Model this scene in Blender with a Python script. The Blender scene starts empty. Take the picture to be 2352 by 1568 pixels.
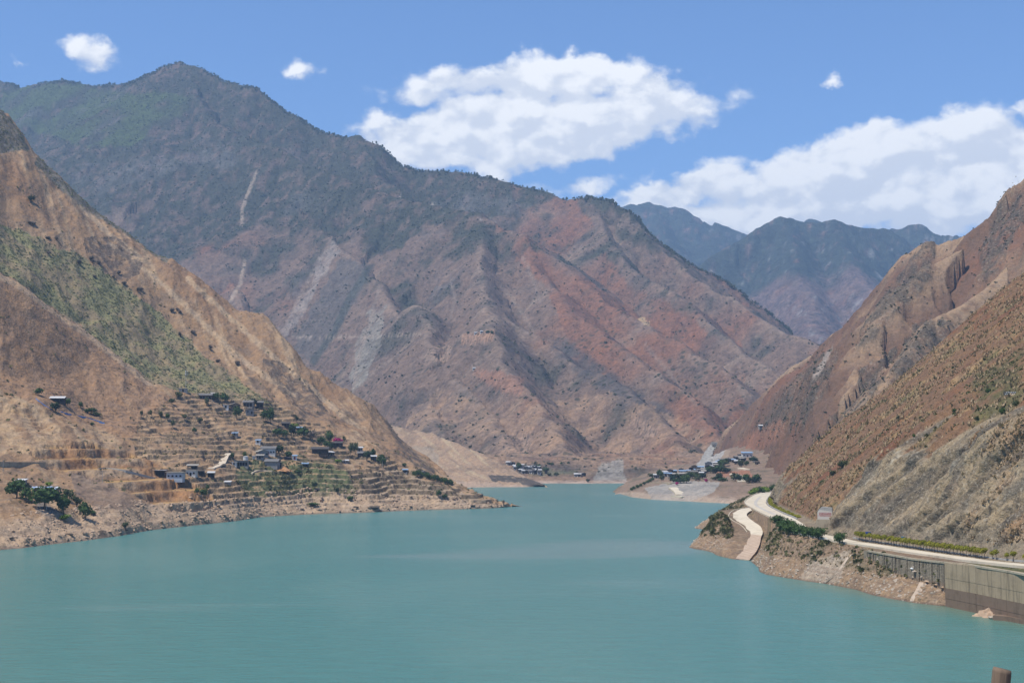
import bpy, math, random
import numpy as np

# ------------------------------------------------------------------ camera, sky, sun, exposure
S = bpy.context.scene
COL = S.collection
HC = 48.0                      # camera height over the water (m)
FPX, CX, CY, YH = 3266.0, 1176.0, 784.0, 1022.0   # working pixels: photograph at 2352 x 1568, horizon row
PITCH = math.atan((YH - CY) / FPX)
cam = bpy.data.cameras.new('camera'); cam.sensor_width = 36; cam.lens = 36 * FPX / 2352
cam.clip_start = 0.5; cam.clip_end = 60000
camo = bpy.data.objects.new('camera', cam); COL.objects.link(camo)
camo.location = (0, 0, HC); camo.rotation_euler = (math.pi / 2 + PITCH, 0, 0)
S.camera = camo

SUN_EL, SUN_AZ = math.radians(63), math.radians(-118)     # azimuth from +Y towards +X: the sun stands to the left, a little behind
sdir = np.array([math.sin(SUN_AZ) * math.cos(SUN_EL), math.cos(SUN_AZ) * math.cos(SUN_EL), math.sin(SUN_EL)])
sun = bpy.data.lights.new('sun', 'SUN'); sun.energy = 4.3; sun.angle = math.radians(0.53); sun.color = (1, 0.935, 0.84)
suno = bpy.data.objects.new('sun', sun); COL.objects.link(suno)
suno.rotation_euler = (math.pi / 2 - SUN_EL, 0, math.pi - SUN_AZ)
S.view_settings.view_transform = 'Standard'; S.view_settings.look = 'None'
S.view_settings.exposure = 0.42; S.view_settings.gamma = 1.0; S.view_settings.use_curve_mapping = False
S.cycles.use_denoising = True
S.cycles.max_bounces = 4; S.cycles.diffuse_bounces = 2; S.cycles.glossy_bounces = 2
S.cycles.transmission_bounces = 2; S.cycles.transparent_max_bounces = 8; S.cycles.volume_bounces = 0
S.cycles.caustics_reflective = False; S.cycles.caustics_refractive = False

class NT:
    """small node-tree helper"""
    def __init__(s, tree): s.t = tree; s.n = tree.nodes; s.l = tree.links
    def new(s, typ, **kw):
        n = s.n.new(typ)
        for k, v in kw.items(): setattr(n, k, v)
        return n
    def put(s, sock, v):
        if hasattr(v, 'bl_idname') and not hasattr(v, 'default_value') and hasattr(v, 'outputs'): v = v.outputs[0]
        if hasattr(v, 'is_output'): s.l.new(v, sock)
        elif v is not None: sock.default_value = v
    def m(s, op, a, b=None, c=None, clamp=False):
        n = s.new('ShaderNodeMath', operation=op, use_clamp=clamp)
        s.put(n.inputs[0], a); s.put(n.inputs[1], b); s.put(n.inputs[2], c)
        return n.outputs[0]
    def vm(s, op, a, b=None, scale=None):
        n = s.new('ShaderNodeVectorMath', operation=op)
        s.put(n.inputs[0], a); s.put(n.inputs[1], b)
        if scale is not None: s.put(n.inputs['Scale'], scale)
        return n.outputs[1] if op in ('LENGTH', 'DOT_PRODUCT', 'DISTANCE') else n.outputs[0]
    def ramp(s, v, lo, hi, a=0.0, b=1.0):
        n = s.new('ShaderNodeMapRange', interpolation_type='SMOOTHSTEP')
        s.put(n.inputs['Value'], v); s.put(n.inputs['From Min'], lo); s.put(n.inputs['From Max'], hi)
        s.put(n.inputs['To Min'], a); s.put(n.inputs['To Max'], b)
        return n.outputs[0]
    def noise(s, vec, scale, detail=4, rough=0.55, dist=0.0, dims='3D'):
        n = s.new('ShaderNodeTexNoise', noise_dimensions=dims)
        s.put(n.inputs['Vector'], vec); s.put(n.inputs['Scale'], scale)
        n.inputs['Detail'].default_value = detail; n.inputs['Roughness'].default_value = rough
        n.inputs['Distortion'].default_value = dist
        return n
    def mix(s, f, a, b, blend='MIX'):
        n = s.new('ShaderNodeMix', data_type='RGBA', blend_type=blend)
        s.put(n.inputs[0], f)
        for sock, v in ((n.inputs[6], a), (n.inputs[7], b)):
            if isinstance(v, tuple) and len(v) == 3: v = v + (1,)
            s.put(sock, v)
        return n.outputs[2]
    def comb(s, x, y, z):
        n = s.new('ShaderNodeCombineXYZ'); s.put(n.inputs[0], x); s.put(n.inputs[1], y); s.put(n.inputs[2], z)
        return n.outputs[0]
    def sep(s, v):
        n = s.new('ShaderNodeSeparateXYZ'); s.put(n.inputs[0], v); return n.outputs

# ---- sky: physical sky with a bank of fair-weather cumulus laid out by compass bearing and elevation
world = bpy.data.worlds.new('World'); S.world = world; world.use_nodes = True
w = NT(world.node_tree); w.n.clear()
sky = w.new('ShaderNodeTexSky', sky_type='NISHITA', sun_disc=False)
sky.sun_elevation = SUN_EL; sky.sun_rotation = SUN_AZ
sky.altitude = 1800; sky.air_density = 1.0; sky.dust_density = 0.35; sky.ozone_density = 3.0
tc = w.new('ShaderNodeTexCoord')
dx, dy, dz = w.sep(tc.outputs['Generated'])
az = w.m('ARCTAN2', dx, dy)
hyp = w.m('SQRT', w.m('ADD', w.m('MULTIPLY', dx, dx), w.m('MULTIPLY', dy, dy)))
el = w.m('ARCTAN2', dz, hyp)
clouds = [  # bearing/elevation taken from (x, y, rx, ry, tilt) in working pixels
    (1255, 165, 330, 60, 0.02), (1290, 262, 400, 74, 0.10), (1060, 330, 270, 82, -0.05), (960, 213, 80, 30, 0),
    (1480, 185, 130, 45, 0.1), (1040, 385, 170, 36, -0.25), (1360, 320, 220, 50, 0.28),
    (1960, 392, 430, 84, 0.06), (2230, 320, 170, 56, 0.0), (1900, 480, 520, 70, 0.0), (2330, 440, 330, 120, 0.1),
    (2700, 380, 420, 150, 0.05), (1580, 420, 120, 40, 0.25),
    (198, 144, 56, 30, -0.25), (180, 124, 26, 20, 0), (32, 142, 24, 12, 0), (680, 143, 52, 25, 0.0), (1345, 428, 78, 30, 0.2), (1500, 448, 110, 36, 0.2), (1480, 470, 160, 30, 0.0),
    (1897, 210, 11, 10, 0), (1650, 500, 80, 34, 0), (2325, 262, 36, 13, 0),
    (-420, 260, 170, 60, 0.1), (-760, 130, 240, 70, 0.0)]
p2 = w.comb(az, el, 0.0)
wa = w.noise(p2, 11.0, 3, 0.5); wb = w.noise(p2, 52.0, 4, 0.6)
warp = w.vm('ADD', w.vm('SCALE', w.vm('SUBTRACT', wa.outputs['Color'], (0.5, 0.5, 0.5)), scale=0.055),
            w.vm('SCALE', w.vm('SUBTRACT', wb.outputs['Color'], (0.5, 0.5, 0.5)), scale=0.020))
pw = w.vm('ADD', p2, warp); wx, wy, _ = w.sep(pw)
def ang(x, y):
    a = (x - CX) / FPX; b = (CY - y) / FPX
    v = (a, math.cos(PITCH) - b * math.sin(PITCH), math.sin(PITCH) + b * math.cos(PITCH))
    return math.atan2(v[0], v[1]), math.atan2(v[2], math.hypot(v[0], v[1]))
def field(shift):
    best = None
    for (x, y, rx, ry, tl) in clouds:
        a0, e0 = ang(x, y); rx, ry = rx / FPX, ry / FPX
        qx = w.m('SUBTRACT', wx, a0 + shift[0]); qy = w.m('SUBTRACT', wy, e0 + shift[1])
        ux = w.m('MULTIPLY_ADD', qx, math.cos(tl) / rx, w.m('MULTIPLY', qy, math.sin(tl) / rx))
        uy = w.m('MULTIPLY_ADD', qy, math.cos(tl) / ry, w.m('MULTIPLY', qx, -math.sin(tl) / ry))
        r = w.m('SQRT', w.m('ADD', w.m('MULTIPLY', ux, ux), w.m('MULTIPLY', uy, uy)))
        v = w.m('MULTIPLY', w.m('SUBTRACT', 1.0, r), (0.95 if min(rx, ry) > 0.0095 else 0.62) * (min(rx, ry) * 45) ** 0.7)
        best = v if best is None else w.m('SMOOTH_MAX', best, v, 0.12)
    return best
base = field((0, 0))
n1 = w.noise(w.vm('MULTIPLY', p2, (1, 1.5, 1)), 26.0, 7, 0.58, 0.2)
n2 = w.noise(w.vm('MULTIPLY', w.vm('ADD', p2, (-0.0035, 0.0055, 0)), (1, 1.5, 1)), 26.0, 5, 0.58, 0.2)
n3 = w.noise(w.vm('MULTIPLY', p2, (1, 2.6, 1)), 13.0, 5, 0.5)
vo = w.new('ShaderNodeTexVoronoi', feature='SMOOTH_F1'); w.put(vo.inputs['Vector'], w.vm('ADD', w.vm('MULTIPLY', p2, (1, 1.35, 1)), w.vm('SCALE', w.vm('SUBTRACT', wb.outputs['Color'], (0.5, 0.5, 0.5)), scale=0.012))); vo.inputs['Scale'].default_value = 46.0; vo.inputs['Detail'].default_value = 1.0; vo.inputs['Roughness'].default_value = 0.55; vo.inputs['Smoothness'].default_value = 0.35
puff = w.m('SUBTRACT', 0.50, vo.outputs['Distance'])
dens = w.m('ADD', w.m('ADD', base, w.m('MULTIPLY', w.m('SUBTRACT', n1.outputs[0], 0.5), 1.05)), w.m('MULTIPLY_ADD', puff, 0.32, 0.10))
alpha = w.ramp(dens, -0.08, 0.28)
lit = w.m('ADD', w.m('MULTIPLY', w.m('SUBTRACT', n1.outputs[0], n2.outputs[0]), 2.6),
          w.m('MULTIPLY', w.m('SUBTRACT', n3.outputs[0], 0.48), 1.5))
lit = w.m('ADD', lit, w.m('MULTIPLY', puff, 0.75)); lit = w.m('ADD', lit, w.m('MULTIPLY', w.m('SUBTRACT', base, field((0.004, -0.011))), 0.9))
shade = w.ramp(lit, -0.48, 0.26)
ccol = w.mix(shade, (0.69, 0.715, 0.77), (0.97, 0.96, 0.94))
skyc = w.mix(1.0, sky.outputs[0], (0.88, 1.06, 1.28), 'MULTIPLY')
bg1 = w.new('ShaderNodeBackground'); w.put(bg1.inputs[0], skyc); bg1.inputs[1].default_value = 0.105
bg2 = w.new('ShaderNodeBackground'); w.put(bg2.inputs[0], ccol); bg2.inputs[1].default_value = 1.0
mx = w.new('ShaderNodeMixShader'); w.put(mx.inputs[0], w.m('MULTIPLY', alpha, 0.97)); w.l.new(bg1.outputs[0], mx.inputs[1]); w.l.new(bg2.outputs[0], mx.inputs[2])
wo = w.new('ShaderNodeOutputWorld'); w.l.new(mx.outputs[0], wo.inputs[0])

# ------------------------------------------------------------------ helpers
rng = np.random.default_rng(7); random.seed(7)
def ray(x, y):
    a = (np.asarray(x, float) - CX) / FPX; b = (CY - np.asarray(y, float)) / FPX
    c, s = math.cos(PITCH), math.sin(PITCH)
    ydir = c - b * s
    return a / ydir, (s + b * c) / ydir
def P(x, y, D):
    """world point on the ray of working pixel (x, y) at forward distance D"""
    u, v = ray(x, y); D = np.asarray(D, float)
    return np.stack(np.broadcast_arrays(u * D, D, HC + v * D), -1)
def Z(x, y, D): return HC + ray(x, y)[1] * D
def proj(p):
    p = np.asarray(p, float); c, s = math.cos(PITCH), math.sin(PITCH)
    X, Y, Zz = p[..., 0], p[..., 1], p[..., 2] - HC
    zf = Y * c + Zz * s; up = -Y * s + Zz * c
    return CX + FPX * X / zf, CY - FPX * up / zf
def WD(y, x=1176.): return -HC / ray(x, y)[1]        # distance at which a pixel row meets the water
def hsh(ix, iy, seed):
    h = (ix * 374761393 + iy * 668265263 + seed * 974634541) & 0xFFFFFFFF
    h = ((h ^ (h >> 13)) * 1274126177) & 0xFFFFFFFF
    return (h ^ (h >> 16)) & 0xFFFFFFFF
def pn(x, y, seed=0):
    """2-D gradient noise, about -1..1"""
    x = np.asarray(x, float); y = np.asarray(y, float)
    fx0 = np.floor(x); fy0 = np.floor(y); ix = fx0.astype(np.int64); iy = fy0.astype(np.int64)
    fx = x - fx0; fy = y - fy0
    ux = fx * fx * fx * (fx * (fx * 6 - 15) + 10); uy = fy * fy * fy * (fy * (fy * 6 - 15) + 10)
    def g(i, j, ax, ay):
        a = hsh(i, j, seed) * (2 * math.pi / 4294967296.0)
        return np.cos(a) * ax + np.sin(a) * ay
    n00 = g(ix, iy, fx, fy); n10 = g(ix + 1, iy, fx - 1, fy); n01 = g(ix, iy + 1, fx, fy - 1); n11 = g(ix + 1, iy + 1, fx - 1, fy - 1)
    a = n00 + ux * (n10 - n00); b = n01 + ux * (n11 - n01)
    return (a + uy * (b - a)) * 1.5
def fbm(x, y, seed=0, oct=5, gain=0.5):
    r = 0; a = 1.0; t = 0
    for o in range(oct):
        r = r + a * pn(x, y, seed + o * 17); t += a; a *= gain; x = x * 2.03 + 3.1; y = y * 2.03 - 1.7
    return r / t
def rid(x, y, seed=0, oct=4, gain=0.5):
    r = 0; a = 1.0; t = 0
    for o in range(oct):
        r = r + a * (1 - 2 * np.abs(pn(x, y, seed + o * 13))); t += a; a *= gain; x = x * 2.07 + 1.3; y = y * 2.07 + 5.2
    return r / t
def ss(a, b, x):
    t = np.clip((x - a) / (b - a), 0, 1); return t * t * (3 - 2 * t)
def lerp(a, b, t): return a + (b - a) * t
def cmix(c, col, m): return c + (np.array(col) - c) * m[..., None]
def interp(x, pts, k=1):
    pts = sorted(pts); xs = [p[0] for p in pts]; ys = [p[k] for p in pts]
    r = np.interp(x, xs, ys)
    return r
def poly(px, py, pts, soft=0):
    """1 inside a polygon drawn in working pixels; the edge is ragged by `soft` pixels of noise"""
    if soft:
        px = px + soft * fbm(px / (soft * 2.5), py / (soft * 2.5), 91, 3); py = py + soft * fbm(px / (soft * 2.5) + 40, py / (soft * 2.5), 57, 3)
    ins = np.zeros(np.shape(px), bool); n = len(pts)
    for i in range(n):
        x1, y1 = pts[i]; x2, y2 = pts[(i + 1) % n]
        if y1 == y2: continue
        cond = ((y1 > py) != (y2 > py)) & (px < (x2 - x1) * (py - y1) / (y2 - y1) + x1)
        ins ^= cond
    return ins.astype(float)
def band(px, py, pts, width, soft=0):
    """closeness to a polyline in working pixels, 1 on it, 0 beyond width"""
    if soft:
        px = px + soft * fbm(px / (soft * 3), py / (soft * 3), 33, 3); py = py + soft * fbm(px / (soft * 3) + 9, py / (soft * 3), 34, 3)
    d = np.full(np.shape(px), 1e9)
    for (x1, y1), (x2, y2) in zip(pts[:-1], pts[1:]):
        L2 = (x2 - x1) ** 2 + (y2 - y1) ** 2
        t = np.clip(((px - x1) * (x2 - x1) + (py - y1) * (y2 - y1)) / L2, 0, 1)
        d = np.minimum(d, np.hypot(px - x1 - t * (x2 - x1), py - y1 - t * (y2 - y1)))
    return 1 - ss(width * 0.5, width, d)

def tag(o, label=None, cat=None, group=None, kind=None):
    if label: o['label'] = label
    if cat: o['category'] = cat
    if group: o['group'] = group
    if kind: o['kind'] = kind
    return o
def mesh_obj(name, verts, faces, mats, parent=None, smooth=False, fmat=None, data=None):
    me = data
    if me is None:
        me = bpy.data.meshes.new(name); me.from_pydata([tuple(v) for v in verts], [], faces)
        for mt in (mats if isinstance(mats, (list, tuple)) else [mats]): me.materials.append(mt)
        if fmat is not None: me.polygons.foreach_set('material_index', np.array(fmat, np.int32))
        if smooth: me.polygons.foreach_set('use_smooth', np.ones(len(me.polygons), bool))
        me.update()
    o = bpy.data.objects.new(name, me); COL.objects.link(o)
    if parent is not None: o.parent = parent
    return o
def empty(name, loc, rz=0.0, scale=1.0):
    o = bpy.data.objects.new(name, None); COL.objects.link(o)
    o.location = tuple(loc); o.rotation_euler = (0, 0, rz); o.empty_display_size = 0.5
    o.scale = (scale, scale, scale) if not isinstance(scale, tuple) else scale
    return o
def fast_mesh(name, V, F, mats, cols=None, smooth=True):
    """big mesh from arrays (F: n x 3 or n x 4)"""
    V = np.ascontiguousarray(V, np.float32); F = np.ascontiguousarray(F, np.int32); k = F.shape[1]
    me = bpy.data.meshes.new(name)
    me.vertices.add(len(V)); me.vertices.foreach_set('co', V.ravel())
    me.loops.add(F.size); me.loops.foreach_set('vertex_index', F.ravel())
    me.polygons.add(len(F)); me.polygons.foreach_set('loop_start', np.arange(0, F.size, k, dtype=np.int32))
    me.polygons.foreach_set('loop_total', np.full(len(F), k, np.int32))
    me.polygons.foreach_set('use_smooth', np.full(len(F), smooth, bool))
    for mt in (mats if isinstance(mats, (list, tuple)) else [mats]): me.materials.append(mt)
    if cols is not None:
        a = me.attributes.new('Col', 'FLOAT_COLOR', 'POINT')
        c4 = np.ones((len(V), 4), np.float32); c4[:, :3] = cols; a.data.foreach_set('color', c4.ravel())
    me.update(calc_edges=True); me.validate()
    o = bpy.data.objects.new(name, me); COL.objects.link(o)
    return o
class Grid:
    """terrain sheet: pos[ncol, nrow, 3], rows running away from the camera"""
    def __init__(s, pos): s.pos = pos; s.px, s.py = proj(pos)
    def build(s, name, mat, cols, flip=False, rock=None):
        nc, nr = s.pos.shape[:2]
        idx = np.arange(nc * nr).reshape(nc, nr)
        q = np.stack([idx[:-1, :-1], idx[1:, :-1], idx[1:, 1:], idx[:-1, 1:]], -1).reshape(-1, 4)
        if flip: q = q[:, ::-1]
        s.obj = fast_mesh(name, s.pos.reshape(-1, 3), q, mat, np.clip(cols, 0.004, 0.9).reshape(-1, 3))
        if rock is not None:
            a = s.obj.data.attributes.new('rock', 'FLOAT', 'POINT'); a.data.foreach_set('value', np.ascontiguousarray(np.clip(rock, 0, 1).ravel(), np.float32))
        tag(s.obj, kind='structure')
        return s
    def hit(s, x, y, near=True):
        d = np.hypot(s.px - x, s.py - y); Y = s.pos[..., 1]
        tol = max(3.0, d.min() + 1.0)
        k = np.where(d <= tol, Y, 1e9).argmin()
        return s.pos.reshape(-1, 3)[k].copy()
    def zat(s, X, Yw):
        d = (s.pos[..., 0] - X) ** 2 + (s.pos[..., 1] - Yw) ** 2
        return s.pos.reshape(-1, 3)[d.argmin(), 2]
    def normal(s):
        p = s.pos; a = np.gradient(p, axis=0); b = np.gradient(p, axis=1)
        n = np.cross(a, b); n /= np.linalg.norm(n, axis=-1, keepdims=True) + 1e-9
        return np.where(n[..., 2:] < 0, -n, n)

# ------------------------------------------------------------------ materials
def new_mat(name):
    m = bpy.data.materials.new(name); m.use_nodes = True
    t = NT(m.node_tree); t.b = t.n['Principled BSDF']; t.b.inputs['Roughness'].default_value = 0.9
    t.b.inputs['Specular IOR Level'].default_value = 0.12
    return m, t
def terrain_mat(name, grain, speck=0.35, speckcol=(0.045, 0.05, 0.028), bump=0.6, lighten=0.55):
    """ground cover colour from the sheet's own attribute, broken up by earth grain, stones and tufts of size `grain` metres"""
    m, t = new_mat(name)
    at = t.new('ShaderNodeAttribute', attribute_name='Col')
    co = t.new('ShaderNodeTexCoord').outputs['Object']
    na = t.noise(co, 1.0 / (grain * 6), 5, 0.6); nb = t.noise(co, 1.0 / grain, 5, 0.65)
    nc = t.noise(t.vm('ADD', co, (31.0, 17.0, 5.0)), 1.0 / (grain * 2.4), 4, 0.6)
    f = t.m('ADD', t.m('ADD', t.m('MULTIPLY', t.m('SUBTRACT', na.outputs[0], 0.5), 0.9), t.m('MULTIPLY', t.m('SUBTRACT', nc.outputs[0], 0.5), 1.1)), t.m('MULTIPLY', t.m('SUBTRACT', nb.outputs[0], 0.5), 1.4))
    hsv = t.new('ShaderNodeHueSaturation'); t.put(hsv.inputs['Color'], at.outputs['Color'])
    t.put(hsv.inputs['Value'], t.m('ADD', 1.0, t.m('MULTIPLY', f, lighten * 2)))
    t.put(hsv.inputs['Saturation'], t.m('ADD', 1.0, t.m('MULTIPLY', t.m('SUBTRACT', na.outputs[0], 0.5), 0.5)))
    vo = t.new('ShaderNodeTexVoronoi', feature='F1'); t.put(vo.inputs['Vector'], co); vo.inputs['Scale'].default_value = 1.0 / (grain * 3.2)
    nz = t.noise(co, 1.0 / (grain * 30), 3, 0.5)
    thr = t.m('MULTIPLY', t.ramp(nz.outputs[0], 0.35, 0.7), 0.34)
    sp = t.m('MULTIPLY', t.ramp(t.m('SUBTRACT', thr, vo.outputs['Distance']), -0.02, 0.06), speck)
    rk = t.new('ShaderNodeAttribute', attribute_name='rock').outputs['Fac']                     # bare rock: cracked and streaked down the face
    st1 = t.noise(t.vm('MULTIPLY', co, (1, 1, 0.30)), 0.30 / grain, 6, 0.65, 0.8); st2 = t.noise(co, 0.75 / grain, 5, 0.65)
    crk = t.m('MULTIPLY', t.ramp(st1.outputs[0], 0.54, 0.66), rk); pal = t.m('MULTIPLY', t.ramp(st2.outputs[0], 0.52, 0.66), t.m('MULTIPLY', rk, 0.5))
    cc = t.mix(sp, hsv.outputs[0], speckcol); cc = t.mix(t.m('MULTIPLY', crk, 0.72), cc, (0.055, 0.047, 0.038)); cc = t.mix(pal, cc, (0.40, 0.35, 0.27))
    t.put(t.b.inputs['Base Color'], cc)
    bu = t.new('ShaderNodeBump'); bu.inputs['Strength'].default_value = bump; bu.inputs['Distance'].default_value = grain * 0.9
    t.put(bu.inputs['Height'], t.m('ADD', t.m('ADD', nb.outputs[0], t.m('MULTIPLY', na.outputs[0], 2.0)), t.m('ADD', t.m('MULTIPLY', nc.outputs[0], 1.6), t.m('MULTIPLY', t.m('MULTIPLY', st1.outputs[0], rk), -2.0)))); t.l.new(bu.outputs[0], t.b.inputs['Normal'])
    return m
M = {}
M['far'] = terrain_mat('far_forest_slope', 12, 0.55, (0.02, 0.03, 0.02), 0.8, 0.85)
M['mountain'] = terrain_mat('mountain_scrub', 5.0, 0.7, (0.038, 0.042, 0.028), 0.6, 0.6)
M['hill'] = terrain_mat('dry_hillside', 1.7, 0.28, (0.09, 0.07, 0.04), 0.6, 0.36)
M['bank'] = terrain_mat('near_bank_earth', 0.8, 0.4, (0.055, 0.052, 0.03), 0.8)
def flat(name, col, rough=0.85, var=0.18, scale=0.6, spec=0.15, bump=0.0, metal=0.0, objvar=0.0):
    m, t = new_mat(name)
    co = t.new('ShaderNodeTexCoord').outputs['Object']
    n = t.noise(co, scale, 5, 0.6)
    f = t.m('ADD', 1.0 - var, t.m('MULTIPLY', n.outputs[0], var * 2))
    if objvar:
        oi = t.new('ShaderNodeObjectInfo')
        f = t.m('MULTIPLY', f, t.m('ADD', 1 - objvar, t.m('MULTIPLY', oi.outputs['Random'], objvar * 2)))
    hsv = t.new('ShaderNodeHueSaturation'); hsv.inputs['Color'].default_value = tuple(col) + (1,); t.put(hsv.inputs['Value'], f)
    t.l.new(hsv.outputs[0], t.b.inputs['Base Color'])
    t.b.inputs['Roughness'].default_value = rough; t.b.inputs['Specular IOR Level'].default_value = spec; t.b.inputs['Metallic'].default_value = metal
    if bump:
        bu = t.new('ShaderNodeBump'); bu.inputs['Strength'].default_value = bump; bu.inputs['Distance'].default_value = 0.3
        t.l.new(n.outputs[0], bu.inputs['Height']); t.l.new(bu.outputs[0], t.b.inputs['Normal'])
    return m
def leafy(name, col, col2, scale=0.7, objvar=0.25):
    m, t = new_mat(name)
    co = t.new('ShaderNodeTexCoord').outputs['Object']; n = t.noise(co, scale, 3, 0.6)
    oi = t.new('ShaderNodeObjectInfo')
    f = t.m('ADD', t.m('MULTIPLY', t.m('SUBTRACT', n.outputs[0], 0.5), 2.2), t.m('ADD', 0.5 - objvar, t.m('MULTIPLY', oi.outputs['Random'], objvar * 2)), clamp=True)
    c = t.mix(f, tuple(col), tuple(col2)); t.put(t.b.inputs['Base Color'], c)
    t.b.inputs['Roughness'].default_value = 0.75
    tr = t.new('ShaderNodeBsdfTranslucent'); t.put(tr.inputs[0], t.mix(0.5, c, (0.10, 0.14, 0.02)))
    ms = t.new('ShaderNodeMixShader'); ms.inputs[0].default_value = 0.18
    out = t.n['Material Output']; t.l.new(t.b.outputs[0], ms.inputs[1]); t.l.new(tr.outputs[0], ms.inputs[2]); t.l.new(ms.outputs[0], out.inputs[0])
    return m
M['leaf'] = leafy('leaf_green', (0.030, 0.060, 0.020), (0.085, 0.135, 0.038))
M['leaf_grey'] = leafy('leaf_olive', (0.05, 0.065, 0.03), (0.11, 0.125, 0.05))
M['leaf_bright'] = leafy('leaf_yellow_green', (0.17, 0.18, 0.02), (0.33, 0.30, 0.04))
M['leaf_lime'] = leafy('leaf_lime', (0.10, 0.16, 0.02), (0.2, 0.28, 0.04))
M['leaf_dark'] = leafy('leaf_pine', (0.016, 0.032, 0.016), (0.042, 0.07, 0.028))
M['petal'] = leafy('magenta_petal', (0.28, 0.012, 0.10), (0.5, 0.03, 0.22))
M['straw'] = leafy('dry_grass_blade', (0.29, 0.205, 0.12), (0.45, 0.34, 0.21))
M['twig'] = leafy('bare_twig', (0.08, 0.065, 0.055), (0.16, 0.13, 0.11))
M['bark'] = flat('bark', (0.11, 0.085, 0.06), 0.9, 0.3, 3)
M['scrub'] = leafy('scrub_leaf', (0.04, 0.05, 0.028), (0.09, 0.092, 0.05), 0.05)
M['gully'] = leafy('gully_shrub', (0.19, 0.19, 0.095), (0.33, 0.32, 0.15), 0.06)
M['bush'] = leafy('dusty_bush', (0.07, 0.078, 0.032), (0.15, 0.14, 0.06), 0.2)
# ------------------------------------------------------------------ terrain
def ridge3(pts):
    """(x, y, D) in working pixels/metres -> list of world points"""
    a = np.array(pts, float); return P(a[:, 0], a[:, 1], a[:, 2])
def smax(a, b, k):
    h = np.clip(0.5 + 0.5 * (a - b) / k, 0, 1); return b + (a - b) * h + k * h * (1 - h)
def tents(X, Y, ridges, k=25, crest=10):
    """mountain as the union of its ridges: every crest falls away at its own slope; also returns where on which crest each point hangs"""
    z = np.full(X.shape, -400.0); sb = np.zeros(X.shape); db = np.full(X.shape, 1e6)
    arc0 = 0.0
    for pts, sl in ridges:
        zr = np.full(X.shape, -1e9); sr = np.zeros(X.shape); dr = np.zeros(X.shape)
        acc = arc0
        for a, b in zip(pts[:-1], pts[1:]):
            ex, ey = b[0] - a[0], b[1] - a[1]; L2 = ex * ex + ey * ey; L = math.sqrt(L2)
            t = np.clip(((X - a[0]) * ex + (Y - a[1]) * ey) / L2, 0, 1)
            d = np.hypot(X - a[0] - t * ex, Y - a[1] - t * ey)
            de = np.sqrt(d * d + crest * crest) - crest
            zz = a[2] + t * (b[2] - a[2]) - de * sl
            better = zz > zr
            zr = np.where(better, zz, zr); sr = np.where(better, acc + t * L, sr); dr = np.where(better, d, dr)
            acc += L
        arc0 += 5000
        better = zr > z
        sb = np.where(better, sr, sb); db = np.where(better, dr, db)
        z = smax(z, zr, k)
    return z, sb, db
def pgrid(u0, u1, nu, y0, y1, ny, power=1.0):
    u = np.linspace(u0, u1, nu); t = np.linspace(0, 1, ny) ** power
    y = y0 * (y1 / y0) ** t
    U, Y = np.meshgrid(u, y, indexing='ij')
    return U * Y, Y

# --- far blue mountains at the head of the valley
X, Y = pgrid(0.0, 0.62, 420, 4200, 10500, 170)
far_r = [(ridge3([(1250, 600, 9600), (1330, 520, 9500), (1400, 480, 9300), (1430, 474, 9250), (1460, 470, 9200), (1495, 466, 9150), (1530, 473, 9100), (1565, 476, 9050), (1590, 490, 9000),
                  (1640, 512, 8950), (1715, 535, 8900), (1800, 530, 8900), (1866, 499, 8900), (1900, 520, 8900), (2050, 545, 8800)]), 0.62),
         (ridge3([(1480, 720, 6100), (1550, 662, 6300), (1600, 622, 6500), (1660, 577, 6700), (1715, 541, 6850), (1750, 520, 6950), (1794, 500, 7000), (1830, 511, 7000), (1870, 509, 7000),
                  (1908, 506, 7000), (1950, 516, 7050), (1990, 523, 7100), (2030, 527, 7150)]), 0.66),
         (ridge3([(2030, 530, 8000), (2080, 524, 7900), (2098, 513, 7850), (2112, 512, 7800), (2137, 527, 7750), (2168, 538, 7700), (2200, 543, 7600), (2300, 555, 7500), (2600, 540, 7300)]), 0.62),
         (ridge3([(1794, 502, 7000), (1825, 600, 6300), (1850, 690, 5700), (1890, 770, 5100)]), 0.70),
         (ridge3([(1908, 508, 7000), (1950, 600, 6350), (2000, 690, 5700), (2060, 780, 5000)]), 0.70),
         (ridge3([(1495, 468, 9150), (1530, 560, 8300), (1570, 640, 7700)]), 0.72)]
Xw = X + 60 * fbm(X / 500, Y / 500, 3); Yw = Y + 60 * fbm(X / 500 + 9, Y / 500, 4)
z, sb, db = tents(Xw, Yw, far_r, 40, 25)
z += 95 * (rid(sb / 300 + 0.4 * fbm(X / 400, Y / 400, 6, 2), db / 800, 5, 4) - 0.9) * ss(0, 350, db) + 25 * (rid(X / 160, Y / 160, 7, 3) - 0.8) * ss(0, 120, db) + 16 * fbm(X / 90, Y / 90, 8, 5)
z = np.maximum(z, -20)
g_far = Grid(np.stack([X, Y, z], -1))
zz = g_far.pos[..., 2]; n = fbm(X / 420, Y / 420, 11, 5); n2 = fbm(X / 130, Y / 130, 12, 4)
c = np.zeros(X.shape + (3,)) + np.array([0.135, 0.092, 0.080])
c = cmix(c, (0.15, 0.075, 0.05), ss(0.1, 0.5, n2))
c = cmix(c, (0.20, 0.125, 0.09), ss(0.1, 0.45, fbm(X / 60, Y / 60, 16, 3)) * 0.6)
c = cmix(c, (0.030, 0.043, 0.034), 0.93 * ss(-0.3, 0.1, fbm(X / 50, Y / 50, 17, 3) + 0.25) * ss(-0.12, 0.22, n * 0.6 + (zz - 720) / 380 + 0.3 * n2))
c = cmix(c, (0.30, 0.285, 0.27), ss(0.35, 0.55, fbm(X / 45, Y / 45, 18, 3) + 0.4 * n) * 0.55)
g_far.build('far_mountains', M['far'], c)

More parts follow.
